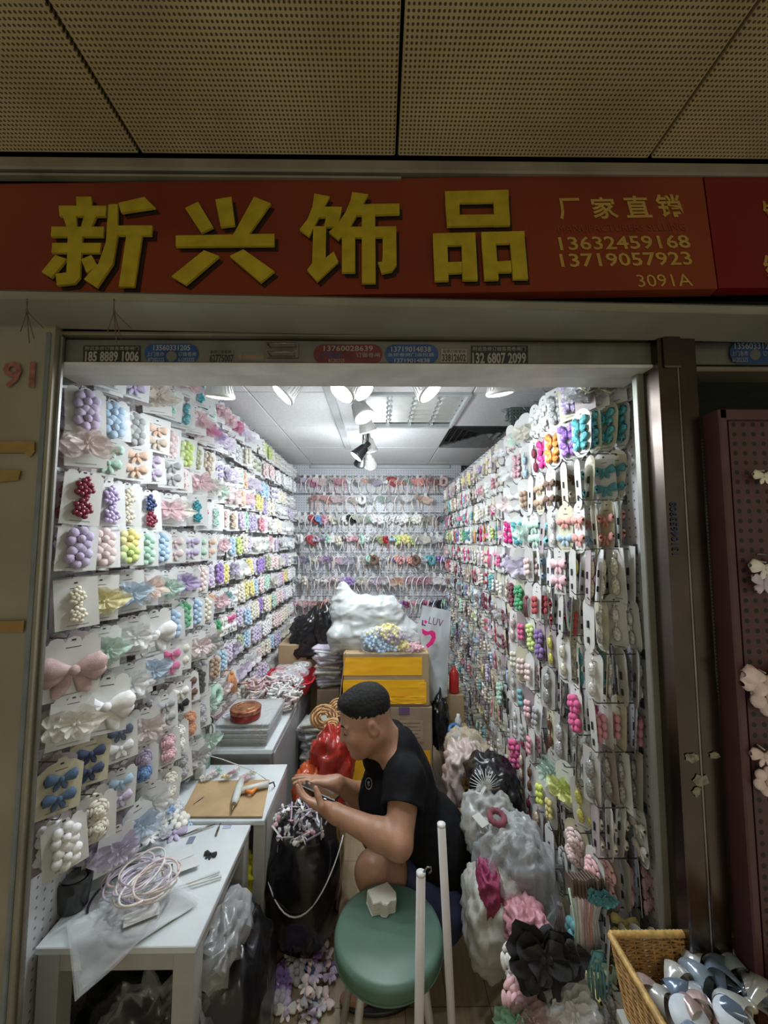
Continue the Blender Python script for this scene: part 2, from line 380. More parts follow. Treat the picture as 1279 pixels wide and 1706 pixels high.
for strokes in CH:
    mb = MB()
    for i, q in enumerate(strokes): SP.prism(mb, q, .0035+.0001*i, .0085+.0001*i)
    mb.cur = 1
    for i, q in enumerate(strokes): SP.prism(mb, [(x+5, y+4) for x, y in q], .0002, .0008+.0001*i)  # dark copy of each stroke, offset right and down behind it
    mb.build('letter', [M_gold, M_maroon], sign)
SP.text('厂', 930, 330, 968, 365, .001, 'lettering', M_gold2, sign, .02); SP.text('家', 985, 328, 1027, 364, .001, 'lettering', M_gold2, sign, .02)
SP.text('直', 1040, 326, 1082, 362, .001, 'lettering', M_gold2, sign, .02); SP.text('销', 1094, 324, 1136, 361, .001, 'lettering', M_gold2, sign, .02)
SP.text('MANUFACTURERS SELLING', 929, 373, 1142, 385, .001, 'lettering', M_faint, sign)
SP.text('13632459168', 931, 393, 1149, 415, .001, 'lettering', M_gold2, sign, .015)
SP.text('13719057923', 933, 421, 1152, 443, .001, 'lettering', M_gold2, sign, .015)
SP.text('3091A', 1061, 457, 1152, 477, .001, 'lettering', M_gold2, sign, 0)
s2 = thing('shop_sign', tuple(SP.at(1250, 480)), label='plain bright red fascia sign of the neighbouring stall at the right edge', cat='sign')
mb = MB(); SP.prism(mb, [(1172, 292), (1700, 286), (1700, 474), (1197, 480)], -.02, 0); mb.build('sign_board', M_red2, s2)
SP.text('饰', 1272, 335, 1312, 372, .001, 'lettering', M_gold2, s2, .02); SP.text('红', 1272, 425, 1312, 462, .001, 'lettering', M_gold2, s2, .02)
# gutter under the sign and dark recess
mb = MB()
zb = W(640, 514, .79).z
prof = [(-.004, .022), (0, .022), (0, .004), (-.006, 0), (.095, -.006), (.095, .022)]
rot = Matrix.Rotation(math.radians(.85), 4, 'Y')
for sx in (-1,):
    vs = []; 
    for x in (-1.6, 1.8):
        for (y, z) in prof: vs.append(rot @ Vector((x, 0, 0))+Vector((0, .79+y, zb+z)))
    n = len(prof); fs = [(i, (i+1) % n, (i+1) % n+n, i+n) for i in range(n)]+[tuple(range(n-1, -1, -1)), tuple(range(n, 2*n))]
    mb.add(vs, fs, False)
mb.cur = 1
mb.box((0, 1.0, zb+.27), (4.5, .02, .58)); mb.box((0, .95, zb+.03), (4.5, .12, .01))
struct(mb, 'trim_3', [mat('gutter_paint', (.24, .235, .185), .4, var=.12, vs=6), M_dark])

# left pillar wall
M_pil = mat('stained_cream_wall', (.21, .195, .14), .55, var=.15, vs=5, col2=(.27, .25, .18), bump=.1)
xl = W(60, 1000, .87).x
mb = MB(); mb.box((xl-.6+.0, .884, 1.05), (1.2, .02, 2.1)); o = struct(mb, 'wall_front', M_pil)
M_tape = mat('brown_parcel_tape', (.26, .16, .035), .3, var=.2)
def on_front(poly, k, name, m, label=None):
    P = [W(x, y, .87-k) for x, y in poly]; n = len(P)
    mb = MB(); vs = P+[p+Vector((0, .0015, 0)) for p in P]
    mb.add(vs, [tuple(range(n)), tuple(range(2*n-1, n-1, -1))]+[(i, (i+1) % n, (i+1) % n+n, i+n) for i in range(n)], False)
    return mb
for poly, lb in (([(-30, 735), (57, 735), (57, 752), (50, 762), (40, 754), (-30, 754)], 'upper strip of brown parcel tape stuck on the left cream pillar'),
                 ([(-30, 783), (34, 783), (30, 800), (-30, 806)], 'short torn brown tape strip on the left pillar, middle of three'),
                 ([(-30, 1036), (40, 1034), (38, 1054), (-30, 1054)], 'lowest strip of brown parcel tape on the left cream pillar')):
    solo(on_front(poly, .003, 'tape', M_tape), 'tape_strip', M_tape, lb, 'tape')
FP = Plane(W(0, 600, .869), W(50, 600, .869), W(0, 700, .869))
num = thing('stall_number', tuple(W(35, 650, .868)), label='faded red stall number painted on the left pillar', cat='sign')
M_fr = mat('faded_red_paint', (.24, .085, .065), .6, var=.3, vs=60)
FP.text('91', 4, 602, 58, 646, .001, 'lettering', M_fr, num, .02)

# roller shutter : box bar with stickers, bottom underside, guide rails
sh = thing('roller_shutter', tuple(W(600, 605, .9)), label='grey rolled up shutter with phone number stickers across the top of the stall opening', cat='shutter')
z1 = W(600, 567, .9).z; z0 = W(600, 606, .9).z; zt = W(600, 556, .9).z
x0 = W(72, 590, .9).x; x1 = W(1088, 590, .9).x
M_bar = mat('shutter_bar_grey', (.14, .14, .125), .42, .3, var=.2, vs=10)
mb = MB(); mb.bbox(((x0+x1)/2, .93, (z0+z1)/2), (x1-x0, .06, z1-z0), .003); mb.cur = 1
mb.bbox(((x0+x1)/2, .915, (z1+zt)/2+.002), (x1-x0, .05, (zt-z1)*.55), .002)
mb.build('shutter_bar', [M_bar, M_beige], sh)
M_under = mat('shutter_bottom_light', (.58, .59, .57), .5, var=.12, vs=9)
mb = MB(); mb.bbox(((x0+x1)/2, .925, z0-.004), (x1-x0, .06, .008), .002); mb.bbox(((x0+x1)/2, .995, z0+.002), (x1-x0+.02, .07, .012), .003); mb.build('bottom_rail', M_under, sh)
mb = MB(); mb.box(((x0+x1)/2, 1.03, (z0+ZC)/2), (x1-x0+.2, .012, ZC-z0)); struct(mb, 'trim_4', M_white)
BP = Plane(W(100, 570, .8995), W(1000, 570, .8995), W(100, 600, .8995))
mb = MB(); M = BP.mat4(471, 585, .0)
mb.M = M
mb.tube([(-.03, 0, .012), (-.034, -.018, .010), (.034, -.018, .010), (.03, 0, .012)], .0022, 8); mb.tube([(-.028, 0, -.012), (-.03, -.02, -.012), (.03, -.02, -.012), (.028, 0, -.012)], .0022, 8)
mb.box((0, -.002, 0), (.075, .003, .036)); mb.build('shutter_handle', M_steel, sh)
def sticker(x0, y0, x1, y1, oval, m, lines, lab, plane=BP, par=None, hole=None):
    par = par or sh
    cx, cy, hw, hh = (x0+x1)/2, (y0+y1)/2, (x1-x0)/2, (y1-y0)/2
    if oval:
        poly = [(cx+(hw-hh)*(1 if math.cos(t) > 0 else -1)+hh*math.cos(t), cy+hh*math.sin(t)) for t in [2*PI*i/32+.01 for i in range(32)]]
    else: poly = [(x0, y0), (x1, y0), (x1, y1), (x0, y1)]
    mb = MB(); plane.prism(mb, poly, .0003, .0008); st = mb.build('sticker', m, par, lab)
    for (b, a0, b0, a1, b1, mm, bo) in lines:
        plane.text(b, x0+a0*(x1-x0), y0+b0*(y1-y0), x0+a1*(x1-x0), y0+b1*(y1-y0), .001, 'lettering', mm, st, bo)
    if hole:
        mb = MB(); plane.prism(mb, [(hole[0]+hole[2]*math.cos(t), hole[1]+hole[2]*math.sin(t)) for t in [2*PI*i/20 for i in range(20)]], .001, .0013); mb.build('hole_patch', M_bar, st)
M_stw = mat('sticker_white_ink', (.27, .27, .25), .5); M_stk = mat('sticker_black', (.012, .014, .012), .5); M_stb = mat('sticker_blue', (.012, .05, .16), .5, var=.3)
M_str = mat('sticker_red', (.12, .012, .015), .5, var=.4); M_stg = mat('sticker_bare', (.26, .25, .21), .5); M_sto = mat('sticker_orange_ink', (.35, .16, .04), .5)
sticker(139, 576, 234, 604, False, M_stk, [('附近急修订做各类卷闸门', .03, .04, .97, .26, M_stw, 0), ('185 8889 1006', .03, .32, .97, .95, M_stw, .03)], 'black shutter repair sticker')
sticker(241, 573, 331, 605, True, M_stb, [('13560331205', .16, .05, .84, .34, M_stw, .02), ('上门急修', .04, .42, .36, .64, M_stw, 0), ('订做卷闸', .62, .42, .95, .64, M_stw, 0), ('87202325', .06, .72, .36, .92, M_stw, 0), ('61202325', .62, .72, .92, .92, M_stw, 0)], 'blue oval phone sticker', hole=(286, 594, 9))
sticker(348, 583, 389, 604, False, M_bar, [('急修订做卷闸', .05, .02, .9, .28, M_stk, .01), ('62775007', .02, .34, 1.0, .98, M_stk, .03)], 'small phone number decal')
sticker(396, 588, 440, 602, False, M_bar, [('修 13628955116', .02, .15, .98, .75, M_sto, .01)], 'faint orange phone decal')
sticker(522, 574, 637, 606, True, M_str, [('13760028639', .15, .06, .86, .34, M_stg, .01), ('上门急修', .05, .42, .4, .66, M_stb, .02), ('订做卷闸', .62, .42, .96, .66, M_stg, 0), ('61202325', .22, .74, .45, .92, M_stg, 0)], 'worn dark red oval sticker')
sticker(641, 574, 730, 606, True, M_stb, [('13719014838', .12, .1, .86, .38, M_stw, .01), ('急修卷闸门遥控器', .05, .44, .92, .62, M_stw, 0), ('13719014838', .18, .72, .84, .94, M_stw, .01)], 'blue oval phone sticker')
sticker(735, 582, 777, 603, False, M_stg, [('急修订做卷闸', .05, .02, .95, .3, M_stk, .01), ('33812602', .03, .36, .97, .95, M_stk, .03)], 'small phone number decal')
sticker(784, 576, 879, 607, False, M_stk, [('附近急修订做各类卷闸门', .04, .05, .96, .28, M_stw, 0), ('132 6807 2099', .03, .36, .97, .96, M_stw, .03)], 'black shutter repair sticker')
sticker(642, 543, 686, 554, False, M_stg, [('13771901962', .05, .2, .95, .9, M_stk, .01)], 'dim paper strip')
sticker(702, 543, 744, 552, False, M_dark, [('84395605', .05, .1, .95, .9, M_stg, .01)], 'dim phone decal')
# guide rails
M_bluegrey = mat('blue_grey_edge', (.16, .19, .21), .35, .3)
def rail(px0, px1, d, ztop, m, y1=1000, dep=.03):
    a = W(px0, y1, d).x; b = W(px1, y1, d).x
    mb = MB(); mb.bbox(((a+b)/2, d+dep/2, ztop/2), (b-a, dep, ztop), .002); return mb.build('guide_rail', m, sh)
rail(46, 54, .87, z1, M_bluegrey, dep=.012); rail(54, 71, .89, z1, M_black, dep=.01); rail(71, 76, .885, z1, M_steel2, dep=.01); 
rail(1079, 1108, .93, z1, mat('lit_channel_metal', (.22, .225, .20), .38, .5, var=.1, vs=7), dep=.02)
rail(1108, 1114, .90, z1, M_black); rail(1114, 1119, .885, z1, M_steel, dep=.04)
# steel pillar
pil = thing('steel_pillar', (W(1150, 1000, .87).x, .9, 0), label='tall brushed steel clad pillar right of the stall opening', cat='pillar')
def pp(px0, px1, d, m, nm, dep, zt=2.09, zb=0.0):
    a = W(px0, 1000, d).x; b = W(px1, 1000, d).x; mb = MB(); mb.bbox(((a+b)/2, d+dep/2, (zt+zb)/2), (b-a, dep, zt-zb), .003); return mb.build(nm, m, pil)
M_steeld = mat('dim_steel', (.115, .095, .085), .24, 1., var=.25, vs=4, bump=.05, bs=12)
pp(1119, 1152, .875, M_steeld, 'steel_panel', .1); pp(1154, 1186, .875, M_steeld, 'steel_panel', .1); pp(1151.5, 1154.5, .872, M_steel, 'seam_strip', .05)
pp(1130, 1160, .868, M_steeld, 'top_bracket', .05, W(1140, 580, .87).z+.03, W(1140, 612, .87).z)
PP = Plane(W(1100, 800, .874), W(1150, 800, .874), W(1100, 900, .874))
PP.text('13104653908', 1118, 836, 1130, 924, .001, 'lettering', mat('blue_ink', (.02, .025, .09), .5), pil, .02, rot=1)
M_resid = mat('glue_residue', (.22, .21, .16), .8, var=.4, vs=80, bump=.4, bs=200)
for (cx, cy, w, h) in ((1152, 1262, 13, 10), (1168, 1300, 14, 12), (1190, 1258, 10, 6), (1160, 1318, 7, 9)):
    mb = MB(); PP.prism(mb, [(cx+w*(.7+.5*R.random())*math.cos(t), cy+h*(.6+.6*R.random())*math.sin(t)) for t in [2*PI*i/14 for i in range(14)]], .0005, .0012); mb.build('glue_residue', M_resid, pil)
mb = MB(); mb.box((.735+.01, 2.4, ZR/2), (.008, 2.9, ZR)); struct(mb, 'wall_right', M_dark)
# neighbouring stall, dark behind the pillar
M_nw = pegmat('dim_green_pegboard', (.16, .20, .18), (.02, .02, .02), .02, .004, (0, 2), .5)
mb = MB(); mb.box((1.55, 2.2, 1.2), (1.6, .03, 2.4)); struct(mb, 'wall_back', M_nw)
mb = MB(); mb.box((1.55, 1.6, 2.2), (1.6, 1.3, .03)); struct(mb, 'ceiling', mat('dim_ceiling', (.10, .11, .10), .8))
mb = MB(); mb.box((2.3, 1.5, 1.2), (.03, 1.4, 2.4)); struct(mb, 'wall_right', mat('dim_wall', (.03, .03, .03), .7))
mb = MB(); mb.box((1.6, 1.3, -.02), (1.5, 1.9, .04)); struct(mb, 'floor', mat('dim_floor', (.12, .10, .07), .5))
mb = MB(); a = W(1150, 548, .9); b_ = W(1150, 610, .9); sh2 = thing('roller_shutter', (1.1, .93, a.z), label='dark rolled up shutter bar with blue sticker over the neighbouring stall', cat='shutter')
mb.bbox((1.35, .93, (a.z+b_.z)/2-.01), (1.28, .05, (a.z-b_.z)*.62), .003); mb.build('shutter_bar', M_bar, sh2)
mb = MB(); mb.bbox((1.35, .935, b_.z-.005), (1.28, .07, .012), .003); mb.build('bottom_rail', M_beige, sh2)
sticker(1215, 569, 1300, 606, True, M_stb, [('13560331205', .1, .05, .92, .34, M_stw, .02), ('上门急修', .04, .42, .36, .64, M_stw, 0), ('订做卷闸', .66, .42, .99, .64, M_stw, 0), ('61202325', .06, .72, .36, .92, M_stw, 0)], 'blue oval phone sticker', par=sh2, hole=(1257, 591, 9))
lt = thing('tube_lamp', tuple(W(1190, 665, 1.4)), label='unlit slim tube lamp under the dark neighbouring stall ceiling', cat='lamp')
mb = MB(); mb.tube([(.8, 1.2, 2.17), (1.0, 1.9, 2.17)], .014, 8); mb.box((.9, 1.55, 2.182), (.02, .05, .02)); mb.build('lamp_tube', mat('dim_tube_white', (.5, .5, .5), .4), lt)

# ------------------------------------------------------------ ceiling fixtures of the stall
M_chrome = mat('bright_louvre_metal', (.80, .82, .82), .32, .9, var=.05, vs=10)
tr = thing('ceiling_light', (.19, 2.27, ZC), label='square louvred ceiling light with mirror blades over the stall middle', cat='ceiling light')
mb = MB()
for (c, d) in (((.19, 1.98, ZC), (.58, .02, .03)), ((.19, 2.555, ZC), (.58, .02, .03)), ((-.09, 2.27, ZC), (.02, .57, .03)), ((.47, 2.27, ZC), (.02, .57, .03))): mb.bbox(c, d, .003)
mb.build('frame', M_white, tr)
mb = MB(); mb.box((.19, 2.27, ZC+.075), (.56, .56, .01)); mb.box((.19, 1.99, ZC+.04), (.56, .005, .08)); mb.box((.19, 2.55, ZC+.04), (.56, .005, .08)); mb.build('reflector', mat('dim_reflector', (.16, .17, .16), .5, .3), tr)
for y in (2.07, 2.15, 2.23, 2.31, 2.39, 2.47):
    mb = MB()
    for s_ in (-1, 1): mb.add([(-.08, y, ZC-.002), (.46, y, ZC-.002), (.46, y+s_*.014, ZC+.035), (-.08, y+s_*.014, ZC+.035)], [(0, 1, 2, 3)])
    mb.build('louvre_blade', M_chrome, tr)
for x in (.05, .19, .33):
    mb = MB(); mb.grid(lambda u, v, x=x: (x+(.012+.02*abs(math.sin(u*PI*7)))*(v-.5), 1.99+u*.56, ZC-.004+.035*v*(1)), 42, 2); mb.grid(lambda u, v, x=x: (x-(.012+.02*abs(math.sin(u*PI*7)))*(v-.5), 1.99+u*.56, ZC-.004+.035*v*(1)), 42, 2); mb.build('louvre_blade', M_chrome, tr)
for x in (.12, .26):
    mb = MB(); mb.tube([(x, 2.0, ZC+.055), (x, 2.54, ZC+.055)], .008, 10); mb.build('fluorescent_tube', mat('dim_tube_white', (.5, .5, .5), .4), tr)
df = thing('air_vent', (.59, 2.86, ZC), label='dark square air conditioning vent of nested frames beside the ceiling light', cat='vent')
M_vent = mat('dark_vent_metal', (.20, .21, .21), .5, .1)
mb = MB(); mb.box((.77, 2.86, ZC+.06), (.58, .6, .01)); mb.build('duct', M_dark, df)
for k in range(6):
    h = .29-.046*k; mb = MB(); cx, cy = .77, 2.86; t = .018
    for (a, b, c, d) in ((-h, -h, h, -h), (h, -h, h, h), (h, h, -h, h), (-h, h, -h, -h)):
        i = 1-.024/h; q = [(cx+a, cy+b), (cx+c, cy+d), (cx+c*i, cy+d*i), (cx+a*i, cy+b*i)]
        za, zb_ = ZC-.004+.004*k, ZC+.02+.004*k
        mb.add([(q[0][0], q[0][1], za), (q[1][0], q[1][1], za), (q[2][0], q[2][1], zb_), (q[3][0], q[3][1], zb_)], [(0, 1, 2, 3)], False)
    mb.build('vent_frame', M_vent, df)
p = WZ(845, 683, ZC); spk = thing('fire_sprinkler', tuple(p), label='small dark fire sprinkler hanging from the ceiling near the vent', cat='sprinkler')
mb = MB(); mb.lathe([(.035, 0), (.035, -.004), (.012, -.01), (.012, -.02)], 16, p); mb.build('escutcheon', M_vent, spk)
mb = MB(); mb.lathe([(.008, -.02), (.009, -.045), (.004, -.05)], 10, p); mb.tube([p+Vector((-.008, 0, -.03)), p+Vector((-.014, 0, -.045)), p+Vector((0, 0, -.06)), p+Vector((.014, 0, -.045)), p+Vector((.008, 0, -.03))], .0025, 6)
mb.lathe([(.002, -.058), (.02, -.06), (.02, -.063)], 14, p); mb.build('sprinkler_head', M_vent, spk)
tk = thing('lighting_track', (-.26, 2.0, ZC), label='slim white lighting track running along the stall ceiling', cat='track')
mb = MB(); mb.bbox((-.26, 2.1, ZC-.012), (.045, 2.1, .024), .003); mb.build('track_rail', M_white, tk)
mb = MB(); mb.bbox((-.06, 1.25, ZC-.012), (1.4, .035, .022), .003); tag(mb.build('lighting_track', M_white), 'white lighting track crossing just inside the stall opening', 'track'); 

# spot lamps: finned par body, lens, arm, own spot light and an added fill light
M_fin = mat('white_finned_metal', (.62, .62, .60), .4, .2, var=.06); M_finb = mat('black_lamp_housing', (.012, .012, .013), .4)
M_lens = mat('lit_lens', (.93, .97, 1.0), .3, var=.01, emit=14.0); M_lensd = mat('dim_lit_lens', (.9, .9, .8), .3, var=.01, emit=1.6)
def lamp(px, py, d, r, aim, body, lens, energy, label, angle=95, ceil=True):
    p = W(px, py, d); L = thing('spot_lamp', tuple(p), label=label, cat='lamp')
    q = Vector(aim).normalized().to_track_quat('Z', 'Y').to_matrix().to_4x4(); M = Matrix.Translation(p) @ q
    mb = MB(); mb.M = M
    mb.lathe([(r, 0), (r, -.008), (r*.93, -.014), (r*.55, -.07), (r*.4, -.085), (r*.38, -.11), (0.001, -.11)], 28)
    for k in range(22):
        t = 2*PI*k/22; c, s = math.cos(t), math.sin(t)
        mb.add([(r*.97*c, r*.97*s, -.012), (r*.62*c, r*.62*s, -.075), (r*.5*c, r*.5*s, -.075), (r*.85*c, r*.85*s, -.012)], [(0, 1, 2, 3)], False)
    mb.build('lamp_body', body, L)
    mb = MB(); mb.M = M; mb.lathe([(r*.9, .001), (r*.6, .004), (0.001, .006)], 28); mb.build('lens', lens, L)
    mb = MB(); b = M @ Vector((0, 0, -.1)); mb.tube([b, b+Vector((0, 0, .04)), Vector((b.x, b.y, ZC-.02))], .006, 8); mb.build('lamp_arm', body, L)
    if energy:
        pl = bpy.data.lights.new('bulb_fill', 'POINT'); pl.energy = energy*SPOT_E*(.28 if d > 1.5 else .10); pl.color = (.90, .96, 1.0); pl.shadow_soft_size = .03; po = bpy.data.objects.new('bulb_fill', pl); COL.objects.link(po); po.parent = L; po.location = (M @ Vector((0, 0, .02)))-p  # weak point light added at each lens to lift the ceiling
        l = bpy.data.lights.new('bulb_light', 'SPOT'); l.energy = energy*SPOT_E; l.color = (.90, .96, 1.0); l.spot_size = math.radians(angle); l.spot_blend = .8; l.shadow_soft_size = .035
        o = bpy.data.objects.new('bulb_light', l); COL.objects.link(o); o.parent = L; m2 = q @ Matrix.Rotation(PI, 4, 'X'); o.rotation_euler = m2.to_euler(); o.location = (M @ Vector((0, 0, .012)))-p
lamp(366, 662, 1.22, .046, (-.1, .25, -1), M_fin, M_lensd, 1.0, 'finned white spot lamp leftmost of the row behind the shutter', 110)
lamp(470, 658, 1.3, .045, (-.65, -.15, -.75), M_fin, M_lens, 1.3, 'lit white spot lamp second from left behind the shutter', 125)
lamp(569, 655, 1.24, .045, (-.45, -.28, -.8), M_fin, M_lens, 1.2, 'brightest pair lamp behind the shutter, left one, aimed down the stall', 120)
lamp(606, 653, 1.3, .040, (.5, -.22, -.7), M_fin, M_lens, 1.2, 'lamp beside the brightest one behind the shutter, aimed right', 125)
lamp(717, 654, 1.26, .047, (.6, -.2, -.8), M_fin, M_lens, 1.2, 'lit white spot lamp right of centre behind the shutter', 125)
lamp(833, 657, 1.25, .046, (.15, .2, -1), M_fin, M_lensd, .8, 'finned white spot lamp rightmost of the row behind the shutter', 110)
lamp(607, 695, 1.6, .046, (.35, -.25, -.75), M_fin, M_lens, 2.4, 'large finned spot lamp with oval lit face, topmost of the hanging cluster', 140)
lamp(613, 719, 1.9, .044, (.3, .35, -1), M_fin, M_lens, 2.6, 'finned spot lamp below the topmost in the hanging cluster', 130)
lamp(593, 761, 2.15, .040, (-.6, -.1, -.7), M_finb, M_lens, 3.4, 'black spot lamp with bright face pointing left in the cluster', 140)
lamp(617, 752, 2.3, .045, (.2, .3, -1), M_fin, M_lensd, 3.0, 'grey finned spot lamp right of the black one in the cluster', 140)
lamp(618, 777, 2.6, .042, (.1, .9, -.5), M_fin, M_lensd, 4.0, 'lowest grey finned spot lamp of the hanging cluster', 140)
lamp(598, 775, 2.7, .040, (-.3, .6, -.7), M_finb, M_finb, 4.0, 'black spot lamp housing at the bottom of the cluster', 150)
# ------------------------------------------------------------ ornaments, cards, hooks
PAL = dict(lavender=(.50, .42, .66), lilac=(.64, .54, .76), violet=(.36, .20, .62), purple=(.24, .12, .42), sky=(.40, .62, .84), blue=(.14, .34, .70), denim=(.07, .15, .30), navy=(.035, .06, .15),
 teal=(.05, .34, .40), mint=(.44, .72, .58), green=(.05, .42, .16), lime=(.62, .78, .20), olive=(.45, .48, .30), yellow=(.86, .76, .20), cream=(.82, .77, .62), ivory=(.86, .85, .78), white=(.88, .89, .90),
 grey=(.42, .43, .44), beige=(.66, .54, .42), tan=(.46, .30, .18), brown=(.18, .09, .05), peach=(.86, .56, .40), orange=(.80, .30, .07), coral=(.84, .34, .28), pink=(.86, .48, .56), blush=(.84, .64, .64),
 rose=(.78, .30, .40), magenta=(.80, .05, .30), red=(.55, .03, .05), wine=(.22, .03, .06), black=(.015, .015, .018), dustypink=(.60, .38, .38), turquoise=(.12, .50, .56), silver=(.62, .64, .68), neon=(.80, .95, .05))
NICE = dict(dustypink='dusty pink', neon='neon yellow')
def desat(c, k=.22):
    g = sum(c)/3
    return [x*(1-k)+g*k for x in c]
def fab(c, kind='cloth'):
    if kind == 'glitter': return mat(c+'_glitter', PAL[c], .18, .35, var=.35, vs=160, bump=.9, bs=260)
    if kind == 'bead': return mat(c+'_beads', PAL[c], .18, var=.1)
    if kind == 'mesh': return film(c+'_organza', [x*.75+.15 for x in desat(PAL[c])], base=.62, gloss=.3, rough=.45, scale=40.)
    return mat(c+'_fabric', desat(PAL[c]), .8, var=.14, vs=40, bump=.25, bs=300, sheen=.2)
M_card = mat('white_card', (.68, .69, .68), .5, var=.03, vs=10); M_cardc = mat('cream_card', (.62, .60, .45), .5, var=.04, vs=10); M_cardd = mat('brown_shade_card', (.34, .29, .30), .6, var=.25, vs=8); M_cardg = mat('grey_white_card', (.52, .52, .50), .5, var=.05)  # M_cardd: brown card edges plus shade between rows, put into one darker colour
M_print = mat('card_print', (.30, .36, .33), .6); M_wire = mat('hook_wire', (.20, .20, .20), .35, .9); M_clip = mat('dark_clip_metal', (.06, .06, .065), .4, .7)
M_sleeve = film('clear_sleeve', base=.05, gloss=.35, scale=30.)
M_pearl = mat('pearl', (.9, .88, .82), .12, var=.02)

def lobe(mb, c, s, ang, L=.5, wd=.42, th=.16, q=1, pinch=.22, ripple=.0):
    nu, nv = (7, 8) if q else (4, 6)
    ca, sa = math.cos(ang), math.sin(ang)
    def fn(u, v):
        a = 2*PI*v; w = (pinch+(1-pinch)*math.sin(min(1, u*1.02)*PI*.62)**1.1)*wd if u < .98 else wd*.55
        if u >= .98: w *= .55
        rr = 1+ripple*math.sin(a*3+u*6)
        x = u*L; z = math.cos(a)*w*.5*rr; y = math.sin(a)*th*.5*(.35+.9*math.sin(u*PI*.8))
        return (c[0]+(x*ca-z*sa)*s, c[1]+y*s, c[2]+(x*sa+z*ca)*s)
    mb.grid(fn, nu, nv)
def o_bow(mb, c, s, q=1):
    for sg in (0, PI): lobe(mb, c, s, sg+(.12 if sg == 0 else -.12), q=q)
    if q:
        lobe(mb, c, s, -PI/2+.45, L=.42, wd=.2, th=.05, q=0, pinch=.5); lobe(mb, c, s, -PI/2-.45, L=.42, wd=.2, th=.05, q=0, pinch=.5)
    mb.ell((c[0], c[1]-.05*s, c[2]), (.09*s, .08*s, .11*s), 6, 5)
def o_big(mb, c, s, q=1):
    for a in (.18, -.22, PI-.18, PI+.22): lobe(mb, (c[0], c[1]+(.03*s if abs(math.sin(a)) > .2 else -.02*s), c[2]), s, a, L=.52, wd=.40, th=.2, q=q, ripple=.12)
    for a in (-PI/2+.5, -PI/2-.5): lobe(mb, (c[0], c[1]+.04*s, c[2]), s, a, L=.55, wd=.26, th=.05, q=0, pinch=.4, ripple=.1)
    mb.ell((c[0], c[1]-.09*s, c[2]), (.09*s, .08*s, .1*s), 8, 5)
def o_puff(mb, c, s, q=1, n=6):
    for k in range(n):
        a = 2*PI*k/n+.3; mb.ell((c[0]+.3*s*math.cos(a), c[1]-.06*s, c[2]+.3*s*math.sin(a)), (.19*s, .15*s, .19*s), 8 if q else 6, 6 if q else 4)
    mb.ell((c[0], c[1]-.15*s, c[2]), .15*s, 8 if q else 5, 5 if q else 4)
def o_rose(mb, c, s, q=1):
    for k, (rr, n) in enumerate(((.42, 6), (.29, 5), (.17, 4), (.07, 3))):
        for j in range(n):
            a = 2*PI*j/n+k*.5
            M = Matrix.Rotation(-a, 3, 'Y') @ Matrix.Rotation(.5-.1*k, 3, 'Z')
            mb.ell((c[0]+rr*s*math.cos(a)*.8, c[1]-(.04+.07*k)*s, c[2]+rr*s*math.sin(a)*.8), (.085*s, .07*s, .19*s-.03*s*k), 6 if q else 5, 5 if q else 4, M)
def o_tulle(mb, c, s, q=1):
    ph = R.random()*6; n = 40 if q else 18
    for lay in range(3 if q else 2):
        k1, k2 = R.choice([3, 4, 5]), R.choice([9, 11, 13])
        def fn(u, v):
            a = 2*PI*v; e = math.cos(2*a)
            r = (.04+u*(.40+.09*e+.07*math.sin(a*k1+ph+lay)+.03*math.sin(a*k2+ph)))*s*(1-.22*lay)
            y = -(.05+.09*lay)*s+u*s*(.045*math.sin(a*k2+ph*2)+.05*math.sin(a*k1+lay))-.09*s*u*u
            return (c[0]+r*math.cos(a)*1.15, c[1]+y, c[2]+r*math.sin(a)*.92-.03*s*u*math.sin(a*5))
        mb.grid(fn, 4 if q else 2, n)
    for dx in ((-.05, .05) if q else (0,)): mb.ell((c[0]+dx*s, c[1]-.24*s, c[2]), .05*s, 6, 5)
def o_beads(mb, c, s, q=1):
    for k in range(14 if q else 8):
        a = k*2.4; r = .075*s*math.sqrt(k); mb.ell((c[0]+r*math.cos(a)*.8, c[1]-.08*s+(.03*s if r > .2*s else 0), c[2]+r*math.sin(a)*1.25), .095*s, 6 if q else 5, 5 if q else 4)
def o_fly(mb, c, s, q=1):
    for a, L in ((.75, .5), (PI-.75, .5), (-.6, .36), (PI+.6, .36)): lobe(mb, c, s, a, L=L, wd=.34, th=.14, q=q, pinch=.35)
    mb.ell((c[0], c[1]-.05*s, c[2]), (.045*s, .05*s, .17*s), 6, 5)
def o_snap(mb, c, s, q=1):
    mb.ell((c[0], c[1]-.03*s, c[2]), (.2*s, .1*s, .34*s), 8 if q else 6, 6 if q else 4)
    mb.tube([(c[0], c[1], c[2]+.3*s), (c[0]+.05*s, c[1], c[2]+.55*s)], .04*s, 5)
def o_twin(mb, c, s, q=1):
    for k in range(3): 
        z = c[2]+(k-1)*.3*s; mb.ell((c[0]-.1*s, c[1]-.05*s, z), (.14*s, .1*s, .17*s), 6 if q else 5, 5 if q else 4); mb.ell((c[0]+.12*s, c[1]-.05*s, z+.05*s), (.13*s, .1*s, .15*s), 6 if q else 5, 5 if q else 4)
def o_ring(mb, c, s, q=1):
    n = 22 if q else 12
    mb.tube([(c[0]+.36*s*math.cos(2*PI*k/n), c[1]-.08*s, c[2]+.36*s*math.sin(2*PI*k/n)) for k in range(n)], [s*(.13+.05*(k % 2)) for k in range(n)], 6 if q else 5, closed=True)
